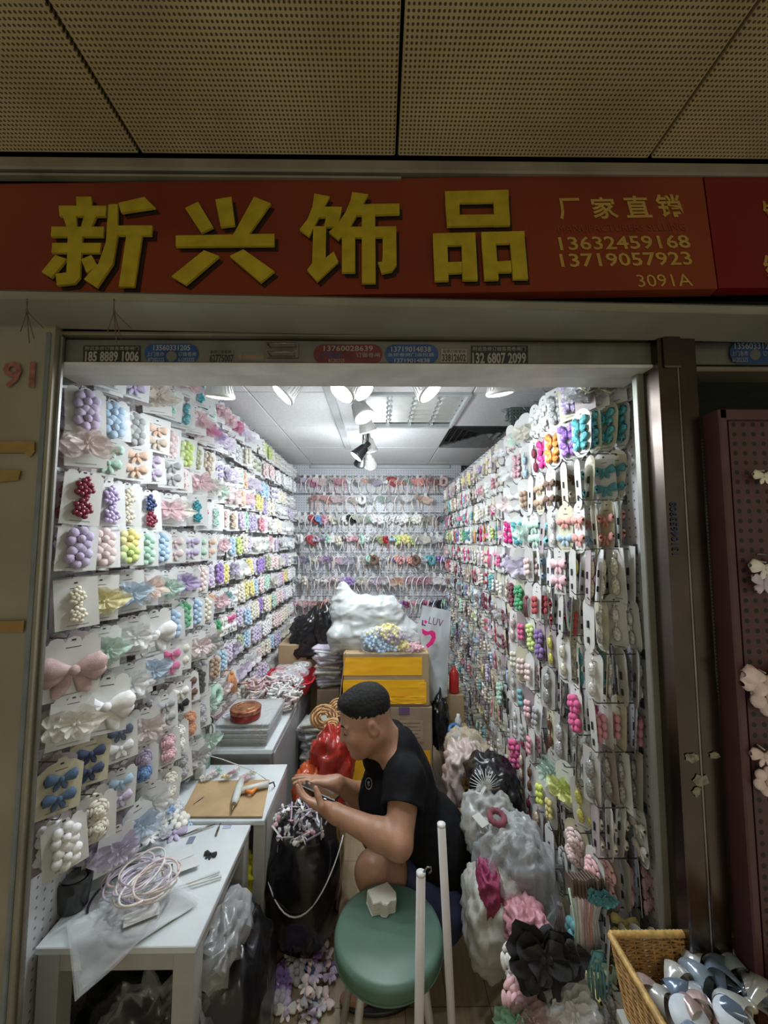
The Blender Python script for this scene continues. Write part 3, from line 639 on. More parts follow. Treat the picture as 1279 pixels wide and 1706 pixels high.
def o_tassel(mb, c, s, q=1):
    for k in range(7 if q else 4):
        x = c[0]+(k-3)*.09*s; mb.tube([(x*.3+c[0]*.7, c[1]-.03*s, c[2]+.5*s), (x, c[1]-.06*s, c[2]), (x+.03*s, c[1]-.03*s, c[2]-.6*s)], .035*s, 5)
    mb.ell((c[0], c[1]-.05*s, c[2]+.45*s), (.13*s, .1*s, .1*s), 6, 5)
ORN = dict(bow=(o_bow, 'bow', 'cloth'), bigbow=(o_big, 'bow', 'cloth'), puff=(o_puff, 'puff_flower', 'cloth'), rose=(o_rose, 'rose', 'cloth'), tulle=(o_tulle, 'organza_flower', 'mesh'),
           beads=(o_beads, 'bead_cluster', 'bead'), fly=(o_fly, 'butterfly', 'glitter'), snap=(o_snap, 'snap_clip', 'glitter'), twin=(o_twin, 'braided_flower', 'cloth'), ring=(o_ring, 'hair_tie', 'cloth'), tassel=(o_tassel, 'cord_tassel', 'cloth'))
WORD = dict(bow='bow clip', bigbow='large bow', puff='puff flower clip', rose='rose clip', tulle='organza flower', beads='beaded clip', fly='glitter butterfly', snap='snap clip', twin='braided clip', ring='hair tie', tassel='cord tassel')
def card_poly(shape, w, h):
    P = []
    if shape == 'ears':
        P = [(-w/2, -h), (w/2, -h), (w/2, -.012)]
        for cx in (w*.3, 0, -w*.3):
            for k in range(5): a = PI*k/4; P.append((cx+w*.15*math.cos(a), -.012+w*.13*math.sin(a)))
        P.append((-w/2, -.012))
    elif shape == 'oval':
        r = w/2
        for k in range(9): a = PI*k/8; P.append((r*math.cos(a), -r+r*math.sin(a)+.01))
        for k in range(9): a = PI+PI*k/8; P.append((r*math.cos(a)*.92, -h+r+r*math.sin(a)))
    elif shape == 'tab':
        P = [(-w/2, -h), (w/2, -h), (w/2, -.02), (w*.3, -.005), (w*.12, 0), (w*.1, .008), (-w*.1, .008), (-w*.12, 0), (-w*.3, -.005), (-w/2, -.02)]
    else: P = [(-w/2, -h), (w/2, -h), (w/2, .006), (-w/2, .006)]
    return P
CACHE = {}
def card_data(typ, col, shape, w, h, q, cc, pair):
    """returns dict part -> (MB, mats)"""
    key = (typ, col, shape, round(w, 3), round(h, 3), q, cc, pair)
    if key in CACHE: return CACHE[key]
    fn, nm, kd = ORN[typ]; out = []
    b = MB(); b.smooth = False
    P = card_poly(shape, w, h)
    if q: 
        b.prism(P, -.0006, .0006); b.cur = 1
        b.box((0, -.0009, -h*.93), (w*.5, .0004, h*.02)); b.cur = 2; b.box((0, .003, -h*.45), (.006, .004, .02)); b.box((0, .003, -h*.75), (.006, .004, .016)); b.box((0, -.001, -.006), (w*.08, .001, .004))
        b.box((0, -.0009, -h*.16), (w*.28, .0004, h*.012))
    else: b.add([(x, 0, z) for x, z in P], [tuple(range(len(P)))], False)
    out.append(('backing_card', b, [{'w': M_card, 'c': M_cardc, 'g': M_cardg, 'd': M_cardd}[cc], M_print, M_clip]))
    cols = col if isinstance(col, tuple) else (col, col)
    if pair:
        s = min(w*(1.34 if shape != 'oval' else 1.04), h*.56)
        cs = [(0, -.006, -h*.33), (0, -.006, -h*.70)]
    else: s = min(w*1.3, h*.9); cs = [(0, -.008, -h*.52)]
    for i, c in enumerate(cs):
        o = MB(); fn(o, c, s, q); out.append((nm, o, [fab(cols[i % 2], kd)]))
    res = [(n, o, ms, None) for (n, o, ms) in out]
    CACHE[key] = res; return res
MESHC = {}
def parts_of(key, data):
    if key not in MESHC: MESHC[key] = [(n, o.mesh(n, ms)) for (n, o, ms, _) in data]
    return MESHC[key]
def place_card(nm, typ, col, shape, w, h, q, cc, pair, loc, rot, label, cat, group, sleeve=False):
    data = card_data(typ, col, shape, w, h, q, cc, pair); key = (typ, col, shape, round(w, 3), round(h, 3), q, cc, pair)
    ps = parts_of(key, data)
    root = bpy.data.objects.new(nm, None); root.empty_display_size = .01; COL.objects.link(root); root.location = loc; root.rotation_euler = rot
    tag(root, label, cat, group)
    for n, me in ps:
        o = bpy.data.objects.new(n, me); COL.objects.link(o); o.parent = root
    if sleeve:
        k = ('sleeve', round(w, 3), round(h, 3))
        if k not in MESHC:
            m = MB(); m.grid(lambda u, v: ((u-.5)*w*1.16, -.022-.012*math.sin(u*PI)+.004*math.sin(v*13), .012-v*h*1.12), 6, 8); MESHC[k] = m.mesh('clear_sleeve', M_sleeve)
        o = bpy.data.objects.new('clear_sleeve', MESHC[k]); COL.objects.link(o); o.parent = root
    return root
class Stuff:
    def __init__(s): s.mb = MB(); s.mats = []; s.ix = {}
    def add(s, data, M):
        R3 = np.array(M.to_3x3()); T = np.array(M.translation)
        for (n, o, ms, _) in data:
            V = (np.array(o.v) @ R3.T+T).tolist(); b = len(s.mb.v); s.mb.v.extend(V)
            s.mb.f.extend([tuple(i+b for i in f) for f in o.f]); s.mb.sm.extend(o.sm)
            mp = []
            for m in ms:
                if m.name not in s.ix: s.ix[m.name] = len(s.mats); s.mats.append(m)
                mp.append(s.ix[m.name])
            s.mb.m.extend([mp[k] for k in o.m])
    def done(s, name, label, cat):
        a = np.array(s.mb.v); c = (a.min(0)+a.max(0))/2
        s.mb.v = (a-c).tolist(); o = s.mb.build(name, s.mats); o.location = c; return tag(o, label, cat, kind='stuff')
ORD = ['zeroth', 'first', 'second', 'third', 'fourth', 'fifth', 'sixth', 'seventh', 'eighth', 'ninth', 'tenth', 'eleventh', 'twelfth', 'thirteenth', 'fourteenth', 'fifteenth', 'sixteenth', 'seventeenth', 'eighteenth', 'nineteenth', 'twentieth']
def ordw(n):
    if n <= 20: return ORD[n]
    return {2: 'twenty-', 3: 'thirty-', 4: 'forty-'}[n//10]+(ORD[n % 10] if n % 10 else 'tieth')
def hook_data(L):
    k = ('hook', round(L, 3))
    if k not in CACHE:
        m = MB(); m.tube([(0, 0, 0), (0, -L*.92, 0), (0, -L, .012)], .0017, 5); m.box((0, -.001, 0), (.016, .003, .026)); CACHE[k] = [('peg_hook', m, [M_wire], None)]
    return CACHE[k]

# ---- left pegboard, row by row from the shop front (colour, kind)
def run(s):      # 'colour kind xN, ...'
    out = []
    for t in s.split(','):
        a = t.split(); n = int(a[2]) if len(a) > 2 else 1; c = a[0]
        out += [((tuple(c.split('+')) if '+' in c else c), a[1])]*n
    return out
LEFT = [
 (2.27, run('white bow 3,pink tulle 3,teal beads 2,mint beads,pink tulle 2,magenta tulle,lilac tulle 2,white tulle,cream bow 2,lime twin 2,cream bow 3,white bow 8')),
 (2.13, run('lavender bow 3,beige tulle,mint beads,teal fly,pink tulle,magenta tulle,violet tulle,lilac tulle 2,silver bow 2,cream twin 2,olive bow 2,blush puff 3,white puff 8')),
 (1.975, run('lavender puff,sky puff,grey puff,peach+beige bow,blush puff,lime puff,olive puff,beige puff 2,lavender bow,lilac tulle 2,mint bow,peach puff,lilac tulle 2,sky puff 2,lavender bow 2,cream puff 3,white bow 7')),
 (1.865, run('blush tulle,mint bow,peach bow,lilac bow,grey bow,blush rose,pink tulle,ivory tulle 2,mint tulle,blush tulle 2,peach puff,pink tulle,lilac puff,yellow puff 2,lavender puff,cream puff 2,white tulle 2,silver bow 2,lilac puff 2,white bow 5')),
 (1.73, run('wine beads,lavender beads,cream beads,navy+wine beads,pink tulle,cream tulle,teal beads,red+white beads,mint beads,green beads,blush beads,beige beads,lilac puff,mint puff,lavender puff 2,rose puff,lilac puff,ivory tulle,ivory puff,cream puff 2,white tulle 3,cream bow 3,white bow 4')),
 (1.585, run('lavender puff,blush puff,yellow+lime puff,mint puff,sky puff,blush bow,lavender bow,mint bow,peach bow,cream bow,pink tulle,sky puff,lime puff,cream puff,lilac puff,ivory tulle 2,mint tulle,blush tulle,rose puff,lilac beads 2,white tulle 3,sky puff,white puff 6')),
 (1.44, run('cream beads,yellow tulle,sky tulle,peach tulle,mint tulle,violet tulle,grey bow,blush puff,lilac puff,violet puff,yellow puff,lavender tulle,white tulle 2,yellow puff,lilac puff,violet puff 2,olive puff,blush puff 2,cream tulle,lavender puff 2,white bow 7')),
 (1.30, run('dustypink bigbow,mint tulle,white tulle,white bigbow,sky puff,green puff,sky puff,cream puff,orange+sky puff,pink tulle,turquoise tulle,white bow,cream puff,yellow puff 2,sky puff,blush puff,mint puff 2,cream tulle,lilac puff 2,pink puff,yellow puff,white puff 6')),
 (1.15, run('cream tulle,white bigbow,white tulle,sky tulle,magenta bow,cream bow,blush tulle,grey tulle,beige tulle,green puff,ivory bow,magenta+white bow,lilac puff,sky puff,cream puff 2,violet puff,cream puff,yellow puff,mint puff,blush puff 2,lilac puff,white puff 7')),
 (.985, run('denim bow,navy bow,navy+white bow,blush tulle,grey bow,ivory+black bow,brown bow,black puff,grey puff,tan puff,sky puff,lilac puff,lavender tulle,olive puff,sky puff,lilac puff 2,white puff 3,blush puff 2,cream puff 3,white puff 6')),
 (.83, run('white puff,cream rose,sky+lilac bow,lavender+blue rose,pink rose,ivory rose,orange rose,grey rose,mint tulle,mint ring,blush tulle,orange tassel,lilac tulle 2,white tulle 2,blush puff,cream puff 2,sky puff,lavender puff 2,cream tulle 3,white puff 6')),
 (.69, run('white puff,white tulle,lavender tulle,sky tulle,white tulle,cream rose,grey rose,grey tulle,mint tulle 2,pink tulle,blush tulle 2,cream puff 3,lilac puff 3,white tulle 3,yellow puff 2,blush puff 3,white puff 5')),
]
cand = []
for ri, (z, items) in enumerate(LEFT):
    y = 1.06+R.uniform(-.01, .01)
    for ci, (col, typ) in enumerate(items):
        sp = .105 if typ != 'bigbow' else .16
        if ri in (7, 8, 9, 10) and ci < 4: sp = .118
        if z < .8 and y < 1.22: y += sp; continue
        if y > YB-.06: break
        cand.append((ri, ci, z, y, col, typ)); y += sp*R.uniform(.93, 1.05)
st = Stuff(); hst = Stuff(); nind = 0
ROWN = {}
for (ri, ci, z, y, col, typ) in sorted(cand, key=lambda c: c[3]):
    near = y < 1.9
    big = 1.25 if typ == 'bigbow' else 1.0
    w = (.088 if near else .08)*big; h = .118*big if not near else .125*big
    if ri == 4 and ci < 4: w = .082; h = .15
    if near: w *= 1.08
    shape = 'ears' if (ri+ci//3) % 3 else ('tab' if ri % 2 else 'rect')
    cc = 'c' if (ri == 9 and ci < 2) else 'w'
    pair = typ in ('puff', 'bow', 'rose', 'beads', 'fly') and not (ri in (5,) and False)
    al = math.radians(R.uniform(28, 46) if near else R.uniform(5, 35)); rz = PI/2-al
    loc = Vector((XL+(.095 if near else .062)+R.uniform(-.012, .012), y, z+.055+R.uniform(-.01, .01)))
    rot = Euler((R.uniform(-.08, .08)-.05, R.uniform(-.10, .10), rz))
    hL = .085
    HM = Matrix.Translation((XL, y, loc.z-.003)) @ Matrix.Rotation(PI/2, 4, 'Z')
    if nind < 300:
        nm = '_and_'.join([col] if not isinstance(col, tuple) else col)
        cn = ' and '.join([NICE.get(c, c) for c in (col if isinstance(col, tuple) else (col,))])
        place_card('hair_clip_card', typ, col, shape, w, h, 1 if y < 2.3 else 0, cc, pair, loc, rot, f"{cn} {WORD[typ]}, left pegboard, {ordw(ri+1)} row down, {ordw(ci+1)} from the front", 'hair accessory', 'hair clips on the left pegboard', sleeve=(near and R.random() < .28))
        nind += 1
        # cards queued behind on the same hook, most in the shade-darkened brown card
        if nind > 150: hst.add(hook_data(hL), HM)
        else:
            me = parts_of(('hook', hL), hook_data(hL))[0][1]; o = bpy.data.objects.new('peg_hook', me); COL.objects.link(o); o.matrix_world = HM
            tag(o, 'thin dark wire peg hook holding cards on the left pegboard', 'hook', 'wire hooks on the left pegboard')
    else: st.add(card_data(typ, col, shape, w, h, 0, cc, pair), Matrix.LocRotScale(loc, rot, None)); hst.add(hook_data(hL), HM)
    for k in range(3 if near else 2):
        l2 = Vector((XL+.034+.014*k, y+R.uniform(.0, .03), loc.z+R.uniform(-.008, .008))); r2 = Euler((R.uniform(-.1, .1), R.uniform(-.12, .12), rz+R.uniform(-.1, .3)))
        st.add(card_data(typ, col, shape, w*.95, h, 0, 'd' if (k+ci) % 3 else cc, pair), Matrix.LocRotScale(l2, r2, None))
st.done('hair_clip_cards', 'mass of further hair clip cards queued behind and far back on left pegboard', 'hair accessories')
if hst.mb.v: hst.done('peg_hooks', 'wire hooks far back on the left pegboard', 'hooks')
# ---- right pegboard
RIGHT = [
 (2.06, run('silver tulle,lavender fly,grey fly,white bow 2,cream tulle,mint tulle,blush bow 2,white tulle 2'), 'blush,white,ivory,beige,pink'),
 (1.93, run('turquoise fly,violet fly,orange fly,magenta fly,wine snap,sky snap,pink fly,white tulle,ivory tulle,mint tulle,beige bow,blush bow'), 'blush,cream,white,beige,rose'),
 (1.79, run('teal bow,brown+cream bow,brown bow,tan bow,beige+tan bow,tan twin,white bow,blush tulle,pink tulle,white snap'), 'blush,cream,ivory,magenta,turquoise,beige'),
 (1.655, run('coral bow,coral+sky bow,white snap,turquoise bow,mint bow,mint tulle,turquoise fly,magenta fly,rose bow,pink tulle,violet snap,teal snap'), 'yellow,cream,orange,green,teal,lime'),
 (1.52, run('cream snap,yellow+white snap,pink bow,violet bow,sky bow,blush twin,lavender tulle 2,mint bow,lavender bow,lilac bow'), 'blush,rose,white,lilac,magenta,cream'),
 (1.385, run('white snap,red twin,lavender+mint snap,red bow,red twin,wine tassel,green puff,wine puff,sky bow,beige snap'), 'blush,white,red,wine,beige,ivory'),
 (1.25, run('ivory snap,turquoise snap,cream snap,yellow snap,purple puff,lime puff,magenta twin,blush snap,beige twin'), 'cream,grey,blush,sky,wine,white'),
 (1.115, run('rose twin,magenta puff,white snap,grey snap,wine snap,blush twin 2,cream twin,rose snap,beige snap'), 'blush,beige,lilac,white,wine,brown'),
 (.98, run('grey snap,white snap,silver snap,brown snap,grey twin,pink twin,turquoise twin,white snap,cream twin'), 'beige,blush,cream,grey,sky,rose'),
 (.845, run('ivory bow,yellow snap,neon tulle,mint tulle,blush snap,rose twin,grey twin,white snap'), 'beige,brown,lilac,cream,blush'),
 (.71, run('pink rose,blush rose,cream snap,yellow twin,neon twin,brown snap,beige snap,magenta puff'), 'beige,grey,white,olive,rose'),
 (.575, run('brown snap,tan snap,brown snap,grey snap,cream snap,beige snap,wine snap'), 'beige,brown,cream,grey'),
 (.44, run('grey snap,yellow bow,turquoise puff,blush tassel,white tassel,pink tassel,beige snap'), 'cream,grey,beige'),
 (.31, run('ivory tulle,turquoise tassel,mint tassel,white tassel,blush tassel,cream puff'), 'cream,beige'),
]
KINDS = ['snap', 'twin', 'bow', 'snap', 'twin', 'tassel', 'puff', 'tulle']
cand = []
for ri, (z, items, tail) in enumerate(RIGHT):
    y = (1.075 if ri < 11 else 1.05)+R.uniform(-.03, .03); ci = 0; tail = tail.split(',')
    while y < YB-.05:
        col, typ = items[ci] if ci < len(items) else (R.choice(tail) if R.random() < .8 else R.choice(['sky', 'violet', 'magenta', 'yellow', 'mint', 'red', 'teal', 'black', 'lime', 'turquoise']), R.choice(KINDS))
        sp = R.uniform(.082, .095) if y < 1.9 else R.uniform(.06, .072)
        for k in range(4 if y < 2.2 else 3): cand.append((ri, ci, k, z, y+R.uniform(-.006, .006), col, typ))
        y += sp; ci += 1
st = Stuff(); hst = Stuff(); nind = 0; hooks = 0
for (ri, ci, k, z, y, col, typ) in sorted(cand, key=lambda c: (round(c[4]/.09), c[2])):
    near = y < 1.75
    L = .135 if near else .10
    if typ in ('fly', 'tulle', 'rose') and near: w, h = .078, .135
    elif near: w, h = .058, .142
    else: w, h = .05, .125
    if typ == 'tassel': h *= 1.1
    shape = 'oval' if (ri+ci//3) % 4 else ('tab' if ri % 2 else 'rect')
    pair = typ in ('puff', 'bow', 'rose', 'fly', 'snap')
    al = math.radians(R.uniform(0, 26)+R.choice([0, 0, 14]) if near else R.uniform(-12, 20)); rz = -PI/2+al
    xo = XR-(.02+k*(L-.03)/3.3)
    loc = Vector((xo, y+.012*k*(1 if near else .4), z+.06+R.uniform(-.006, .006)-.004*k)); rot = Euler((R.uniform(-.05, .09), R.uniform(-.09, .09), rz+R.uniform(-.12, .12)))
    if ri >= 11 and y < 1.25: loc.z = max(loc.z, .2)
    if ri >= 2 and ci < 5 and R.random() < .5 and typ not in ('tulle', 'fly', 'tassel'): rot.z += PI-.5
    cc = 'w' if R.random() < .45 else R.choice(['g', 'g', 'c', 'd'])
    if nind < 300:
        cn = ' and '.join([NICE.get(c, c) for c in (col if isinstance(col, tuple) else (col,))])
        place_card('clip_card', typ, col, shape, w, h, 1, cc, pair, loc, rot, f"{cn} {WORD[typ]}, right pegboard, {ordw(ri+1)} row, {ordw(ci+1)} hook, {ordw(k+1)} outward", 'hair accessory', 'hair clip cards on the right pegboard'); nind += 1
    else: st.add(card_data(typ, col, shape, w, h, 0, cc, pair), Matrix.LocRotScale(loc, rot, None))
    if k == 0:
        HM = Matrix.Translation((XR, y, loc.z-.003)) @ Matrix.Rotation(-PI/2, 4, 'Z')
        if hooks < 149:
            me = parts_of(('hook', L), hook_data(L))[0][1]; o = bpy.data.objects.new('peg_hook', me); COL.objects.link(o); o.matrix_world = HM; hooks += 1
            tag(o, 'thin steel wire peg hook holding cards on the right pegboard', 'hook', 'wire hooks on the right pegboard')
        else: hst.add(hook_data(L), HM)
st.done('clip_cards', 'mass of further hair clip cards hanging farther back on the right pegboard', 'hair accessories')
hst.done('peg_hooks', 'wire hooks farther back on the right pegboard', 'hooks')

# ---- back pegboard: headbands
def hoop_data(col, typ, band):
    key = ('hoop', col, typ, band)
    if key in CACHE: return CACHE[key]
    b = MB(); n = 20
    b.tube([(.055*math.sin(-2.5+5.0*i/n), 0, -.075+.068*math.cos(-2.5+5.0*i/n)) for i in range(n+1)], .0035, 5)
    t = MB(); t.add([(-.012, -.004, -.02), (.012, -.004, -.02), (.014, -.004, .012), (0, -.004, .02), (-.014, -.004, .012)], [(0, 1, 2, 3, 4)], False)
    o = MB(); ORN[typ][0](o, (.03, -.012, -.045), .085, 0); ORN[typ][0](o, (-.01, -.012, -.035), .06, 0)
    CACHE[key] = [('band', b, [fab(band)], None), ('tag', t, [M_card], None), (ORN[typ][1], o, [fab(col, ORN[typ][2])], None)]
    return CACHE[key]
BACK = [
 (2.235, .01, 25, run('lilac tulle 2,magenta tulle,blush tulle 2,grey bow,rose tulle 2,white bow,grey tulle,white tulle,coral bow,grey tulle,lavender tulle,white bow,red ring,coral bow 2,mint tulle,coral rose 2,pink tulle,coral tulle 2,dustypink ring,lilac ring')),
 (2.06, .17, 13, run('coral tulle 2,blush tulle 2,beige tulle,white ring,white tulle,mint tulle,white tulle,ivory tulle,white tulle,peach tulle 2')),
 (1.87, .02, 24, run('white tulle 2,red puff,blue puff,rose puff,cream puff,white tulle,white puff,black puff,cream tulle 2,mint tulle,white puff 6,ivory puff 2,cream tulle 2,grey tulle 2')),
 (1.67, .0, 26, run('white ring 2,red ring,lilac bow,lavender bow,mint puff,white puff,cream puff,brown bow,pink bow,rose bow,mint ring,white bow,grey bow,lime tulle,red fly,sky bow,lime puff,yellow puff,lime puff,white tulle 2,cream tulle,grey tulle,white tulle 2')),
 (1.47, .0, 26, run('sky tulle,lavender tulle,blue tulle,cream bow,blush tulle,violet bow,lilac tulle,pink tulle,lilac tulle 2,grey tulle,cream tulle,mint ring,brown ring,grey bow,silver bow,violet bow,coral puff,pink bow,coral puff,brown ring,grey bow,turquoise ring,teal ring,violet fly,lilac ring')),
 (1.27, .03, 24, run('grey bow,cream puff,grey bow,ivory bow,white bow,grey bow,blush bow,lavender puff,violet puff,grey puff,cream tulle,ivory tulle,lilac tulle,blush tulle,white tulle,peach tulle,orange tulle,pink tulle,pink tulle,rose tulle,rose tulle,pink tulle,white tulle 2')),
 (1.05, .01, 25, run('rose bow,blush tulle,rose tulle,coral tulle,brown bow,coral puff,grey bow 10,purple puff,violet beads,wine beads,rose bow,grey puff,magenta bow,navy bow,black ring,mint ring')),
 (.85, .0, 24, run('yellow puff,yellow bow,olive bow,grey bow 4,brown bow 3,grey bow 6,lilac bow 3,cream bow 3,rose bow 3')),
]
for ri, (z, x0, n, items) in enumerate(BACK):
    xs_ = XL+.09+x0
    for i in range(n):
        col, typ = items[i % len(items)]; x = xs_+(XR-XL-.17-2*x0)*i/(n-1)
        data = hoop_data(col, typ, R.choice(['white', 'cream', col, 'blush', 'grey'])); key = ('hoopm', col, typ, id(data))
        if key not in MESHC:
            s_ = Stuff(); s_.add(data, Matrix.Identity(4)); MESHC[key] = s_.mb.mesh('headband', s_.mats)
        o = bpy.data.objects.new('headband', MESHC[key]); COL.objects.link(o)
        o.location = (x, YB-.075+R.uniform(-.01, .01), z+R.uniform(-.008, .008)); o.rotation_euler = (R.uniform(-.1, .1), R.uniform(-.12, .12), R.choice([-1, 1, 1])*math.radians(R.uniform(35, 66))); o.scale = (1.3, 1.3, 1.22)
        tag(o, f"{NICE.get(col, col)} {dict(ring='plain hoop', fly='butterfly').get(typ, WORD[typ].replace(' clip', ''))} headband, back wall, {ordw(ri+1)} row down, {ordw(i+1)} from the left", 'headband', 'headbands on the back pegboard')
    mb = MB()
    mb.tube([(XL+.05, YB-.03, z+.012), (XR-.05, YB-.03, z+.012)], .003, 6)
    tag(mb.build('display_rail', M_wire), f"thin rail carrying headbands on the back wall, {ordw(ri+1)} row down", 'rail')
# ------------------------------------------------------------ furniture and heaps
V = Vector
HS = 1.
class SDF:
    def __init__(s, lo, hi, h):
        s.lo = np.array(lo, np.float32); s.h = h; s.n = [int(math.ceil((hi[i]-lo[i])/h))+1 for i in range(3)]
        s.F = np.full(s.n, .08, np.float32)
    def _sub(s, lo, hi):
        a = [max(0, int((lo[i]-s.lo[i])/s.h)) for i in range(3)]; b = [min(s.n[i], int((hi[i]-s.lo[i])/s.h)+2) for i in range(3)]
        if any(b[i] <= a[i] for i in range(3)): return None, None
        g = [s.lo[i]+s.h*np.arange(a[i], b[i], dtype=np.float32) for i in range(3)]
        return (slice(a[0], b[0]), slice(a[1], b[1]), slice(a[2], b[2])), (g[0][:, None, None], g[1][None, :, None], g[2][None, None, :])
    def _mix(s, sl, d, k, op):
        A = s.F[sl]
        if op == 'add':
            hh = np.clip(.5+.5*(A-d)/k, 0, 1); s.F[sl] = A*(1-hh)+d*hh-k*hh*(1-hh)
        else:
            hh = np.clip(.5-.5*(A+d)/k, 0, 1); s.F[sl] = A*(1-hh)-d*hh+k*hh*(1-hh)
    def cone(s, a, b, ra, rb, k=.02, op='add'):
        a = np.array(a, np.float32); b = np.array(b, np.float32); m = max(ra, rb)+k+.03
        sl, g = s._sub(np.minimum(a, b)-m, np.maximum(a, b)+m)
        if sl is None: return
        ab = b-a; L = float(ab @ ab)+1e-9
        t = np.clip(((g[0]-a[0])*ab[0]+(g[1]-a[1])*ab[1]+(g[2]-a[2])*ab[2])/L, 0, 1)
        d = np.sqrt((g[0]-a[0]-ab[0]*t)**2+(g[1]-a[1]-ab[1]*t)**2+(g[2]-a[2]-ab[2]*t)**2)-(ra+(rb-ra)*t)
        s._mix(sl, d, k, op)
    def ell(s, c, r, B=None, k=.02, op='add'):
        c = np.array(c, np.float32); m = max(r)+k+.03; sl, g = s._sub(c-m, c+m)
        if sl is None: return
        if B is not None: r = [x*HS for x in r]
        B = np.eye(3) if B is None else np.array(B)
        q = [(g[0]-c[0])*B[i][0]+(g[1]-c[1])*B[i][1]+(g[2]-c[2])*B[i][2] for i in range(3)]
        k0 = np.sqrt(sum((q[i]/r[i])**2 for i in range(3))); k1 = np.sqrt(sum((q[i]/r[i]**2)**2 for i in range(3)))+1e-6
        s._mix(sl, (k0*(k0-1)/k1).astype(np.float32), k, op)
    def mesh(s):
        F = s.F; S = F < 0
        n = F.shape; c = S[:-1, :-1, :-1].astype(np.int8)*0
        for i in (0, 1):
            for j in (0, 1):
                for k in (0, 1): c = c+S[i:n[0]-1+i, j:n[1]-1+j, k:n[2]-1+k]
        act = (c > 0) & (c < 8); idx = np.full(act.shape, -1, np.int64); I = np.argwhere(act); idx[act] = np.arange(len(I))
        P = np.zeros((len(I), 3)); cnt = np.zeros(len(I))
        corners = [(i, j, k) for i in (0, 1) for j in (0, 1) for k in (0, 1)]
        for a in range(8):
            for b in range(a+1, 8):
                ca, cb = corners[a], corners[b]
                if sum(abs(ca[t]-cb[t]) for t in range(3)) != 1: continue
                fa = F[I[:, 0]+ca[0], I[:, 1]+ca[1], I[:, 2]+ca[2]]; fb = F[I[:, 0]+cb[0], I[:, 1]+cb[1], I[:, 2]+cb[2]]
                m = (fa < 0) != (fb < 0); t = np.where(m, fa/(fa-fb+1e-12), 0)
                for ax in range(3): P[:, ax] += np.where(m, ca[ax]+(cb[ax]-ca[ax])*t, 0)
                cnt += m
        P = (P/cnt[:, None]+I)*s.h+s.lo
        fs = []
        for ax in range(3):
            o = [0, 1, 2]; o.remove(ax); u, v = o
            sl0 = [slice(1, -1)]*3; sl0[ax] = slice(0, n[ax]-1); sl1 = list(sl0); sl1[ax] = slice(1, n[ax])
            A = S[tuple(sl0)]; B = S[tuple(sl1)]
            E = np.argwhere(A != B); ins = A[tuple(E.T)]
            base = E.copy(); base[:, u] += 1; base[:, v] += 1
            q = []
            for (du, dv) in ((0, 0), (-1, 0), (-1, -1), (0, -1)):
                t = base.copy(); t[:, u] += du; t[:, v] += dv; q.append(idx[t[:, 0], t[:, 1], t[:, 2]])
            Q = np.stack(q, 1); flip = ins if ax != 1 else ~ins
            Q[~flip] = Q[~flip][:, ::-1]; fs.append(Q)
        Q = np.concatenate(fs); Q = Q[(Q >= 0).all(1)]
        return P, Q
    def obj(s, name, m, parent, smooth=2, disp=None):
        P, Q = s.mesh()
        me = bpy.data.meshes.new(name); off = np.array(wloc(parent))
        # laplacian smoothing
        for _ in range(smooth):
            acc = np.zeros_like(P); cn = np.zeros(len(P))
            for a, b in ((0, 1), (1, 2), (2, 3), (3, 0)):
                np.add.at(acc, Q[:, a], P[Q[:, b]]); np.add.at(cn, Q[:, a], 1); np.add.at(acc, Q[:, b], P[Q[:, a]]); np.add.at(cn, Q[:, b], 1)
            P = P*.4+.6*acc/np.maximum(cn, 1)[:, None]
        if disp is not None: P = disp(P)
        me.vertices.add(len(P)); me.vertices.foreach_set('co', (P-off).astype(np.float32).ravel())
        me.loops.add(len(Q)*4); me.loops.foreach_set('vertex_index', Q.ravel().astype(np.int32))
        me.polygons.add(len(Q)); me.polygons.foreach_set('loop_start', np.arange(0, len(Q)*4, 4, dtype=np.int32)); me.polygons.foreach_set('use_smooth', np.ones(len(Q), bool))
        me.materials.append(m); me.update(); me.validate()
        o = bpy.data.objects.new(name, me); COL.objects.link(o); o.parent = parent; return o
M_marble = mat('pale_marble_laminate', (.60, .66, .68), .25, var=.1, vs=5, col2=(.74, .78, .80)); M_leg = mat('grey_beige_laminate', (.42, .42, .40), .45, var=.05)
M_clear = film('clear_plastic', base=.10, gloss=.5, scale=22.); M_clearg = film('grey_plastic_film', (.55, .57, .58), base=.35, gloss=.5, scale=16.)
M_bagw = crease('white_poly_bag', (.50, .53, .53), .35, .02, 6., aniso=(1, 1, 2.2)); M_bagk = crease('black_bin_bag', (.009, .009, .011), .24, .018, 8.)
M_hide = mat('dark_cloth', (.03, .03, .03), .8)  # plain dark cloth colour
def table(x0, x1, y0, y1, h, leg, name, label, cat, top, th=.018, apron=.05, side=False):
    t = thing(name, ((x0+x1)/2, (y0+y1)/2, 0), label=label, cat=cat)
    mb = MB(); mb.bbox(((x0+x1)/2, (y0+y1)/2, h-th/2), (x1-x0, y1-y0, th), .002); mb.build('tabletop', top, t)
    for (x, y) in ((x0+leg/2+.004, y0+leg/2+.006), (x1-leg/2-.004, y0+leg/2+.006), (x0+leg/2+.004, y1-leg/2-.004), (x1-leg/2-.004, y1-leg/2-.004)):
        mb = MB(); mb.bbox((x, y, (h-th)/2), (leg, leg, h-th), .002); mb.build('leg', M_leg, t)
    mb = MB(); mb.bbox(((x0+x1)/2, y0+.02, h-th-apron/2), (x1-x0-2*leg, .018, apron), .002); mb.bbox((x1-.02, (y0+y1)/2, h-th-apron/2), (.018, y1-y0-2*leg, apron), .002); mb.build('apron', M_leg, t)
    return t
XT = XL+.012
T1 = .55; tR = WZ(325, 1577, T1); tL = WZ(38, 1592, T1)
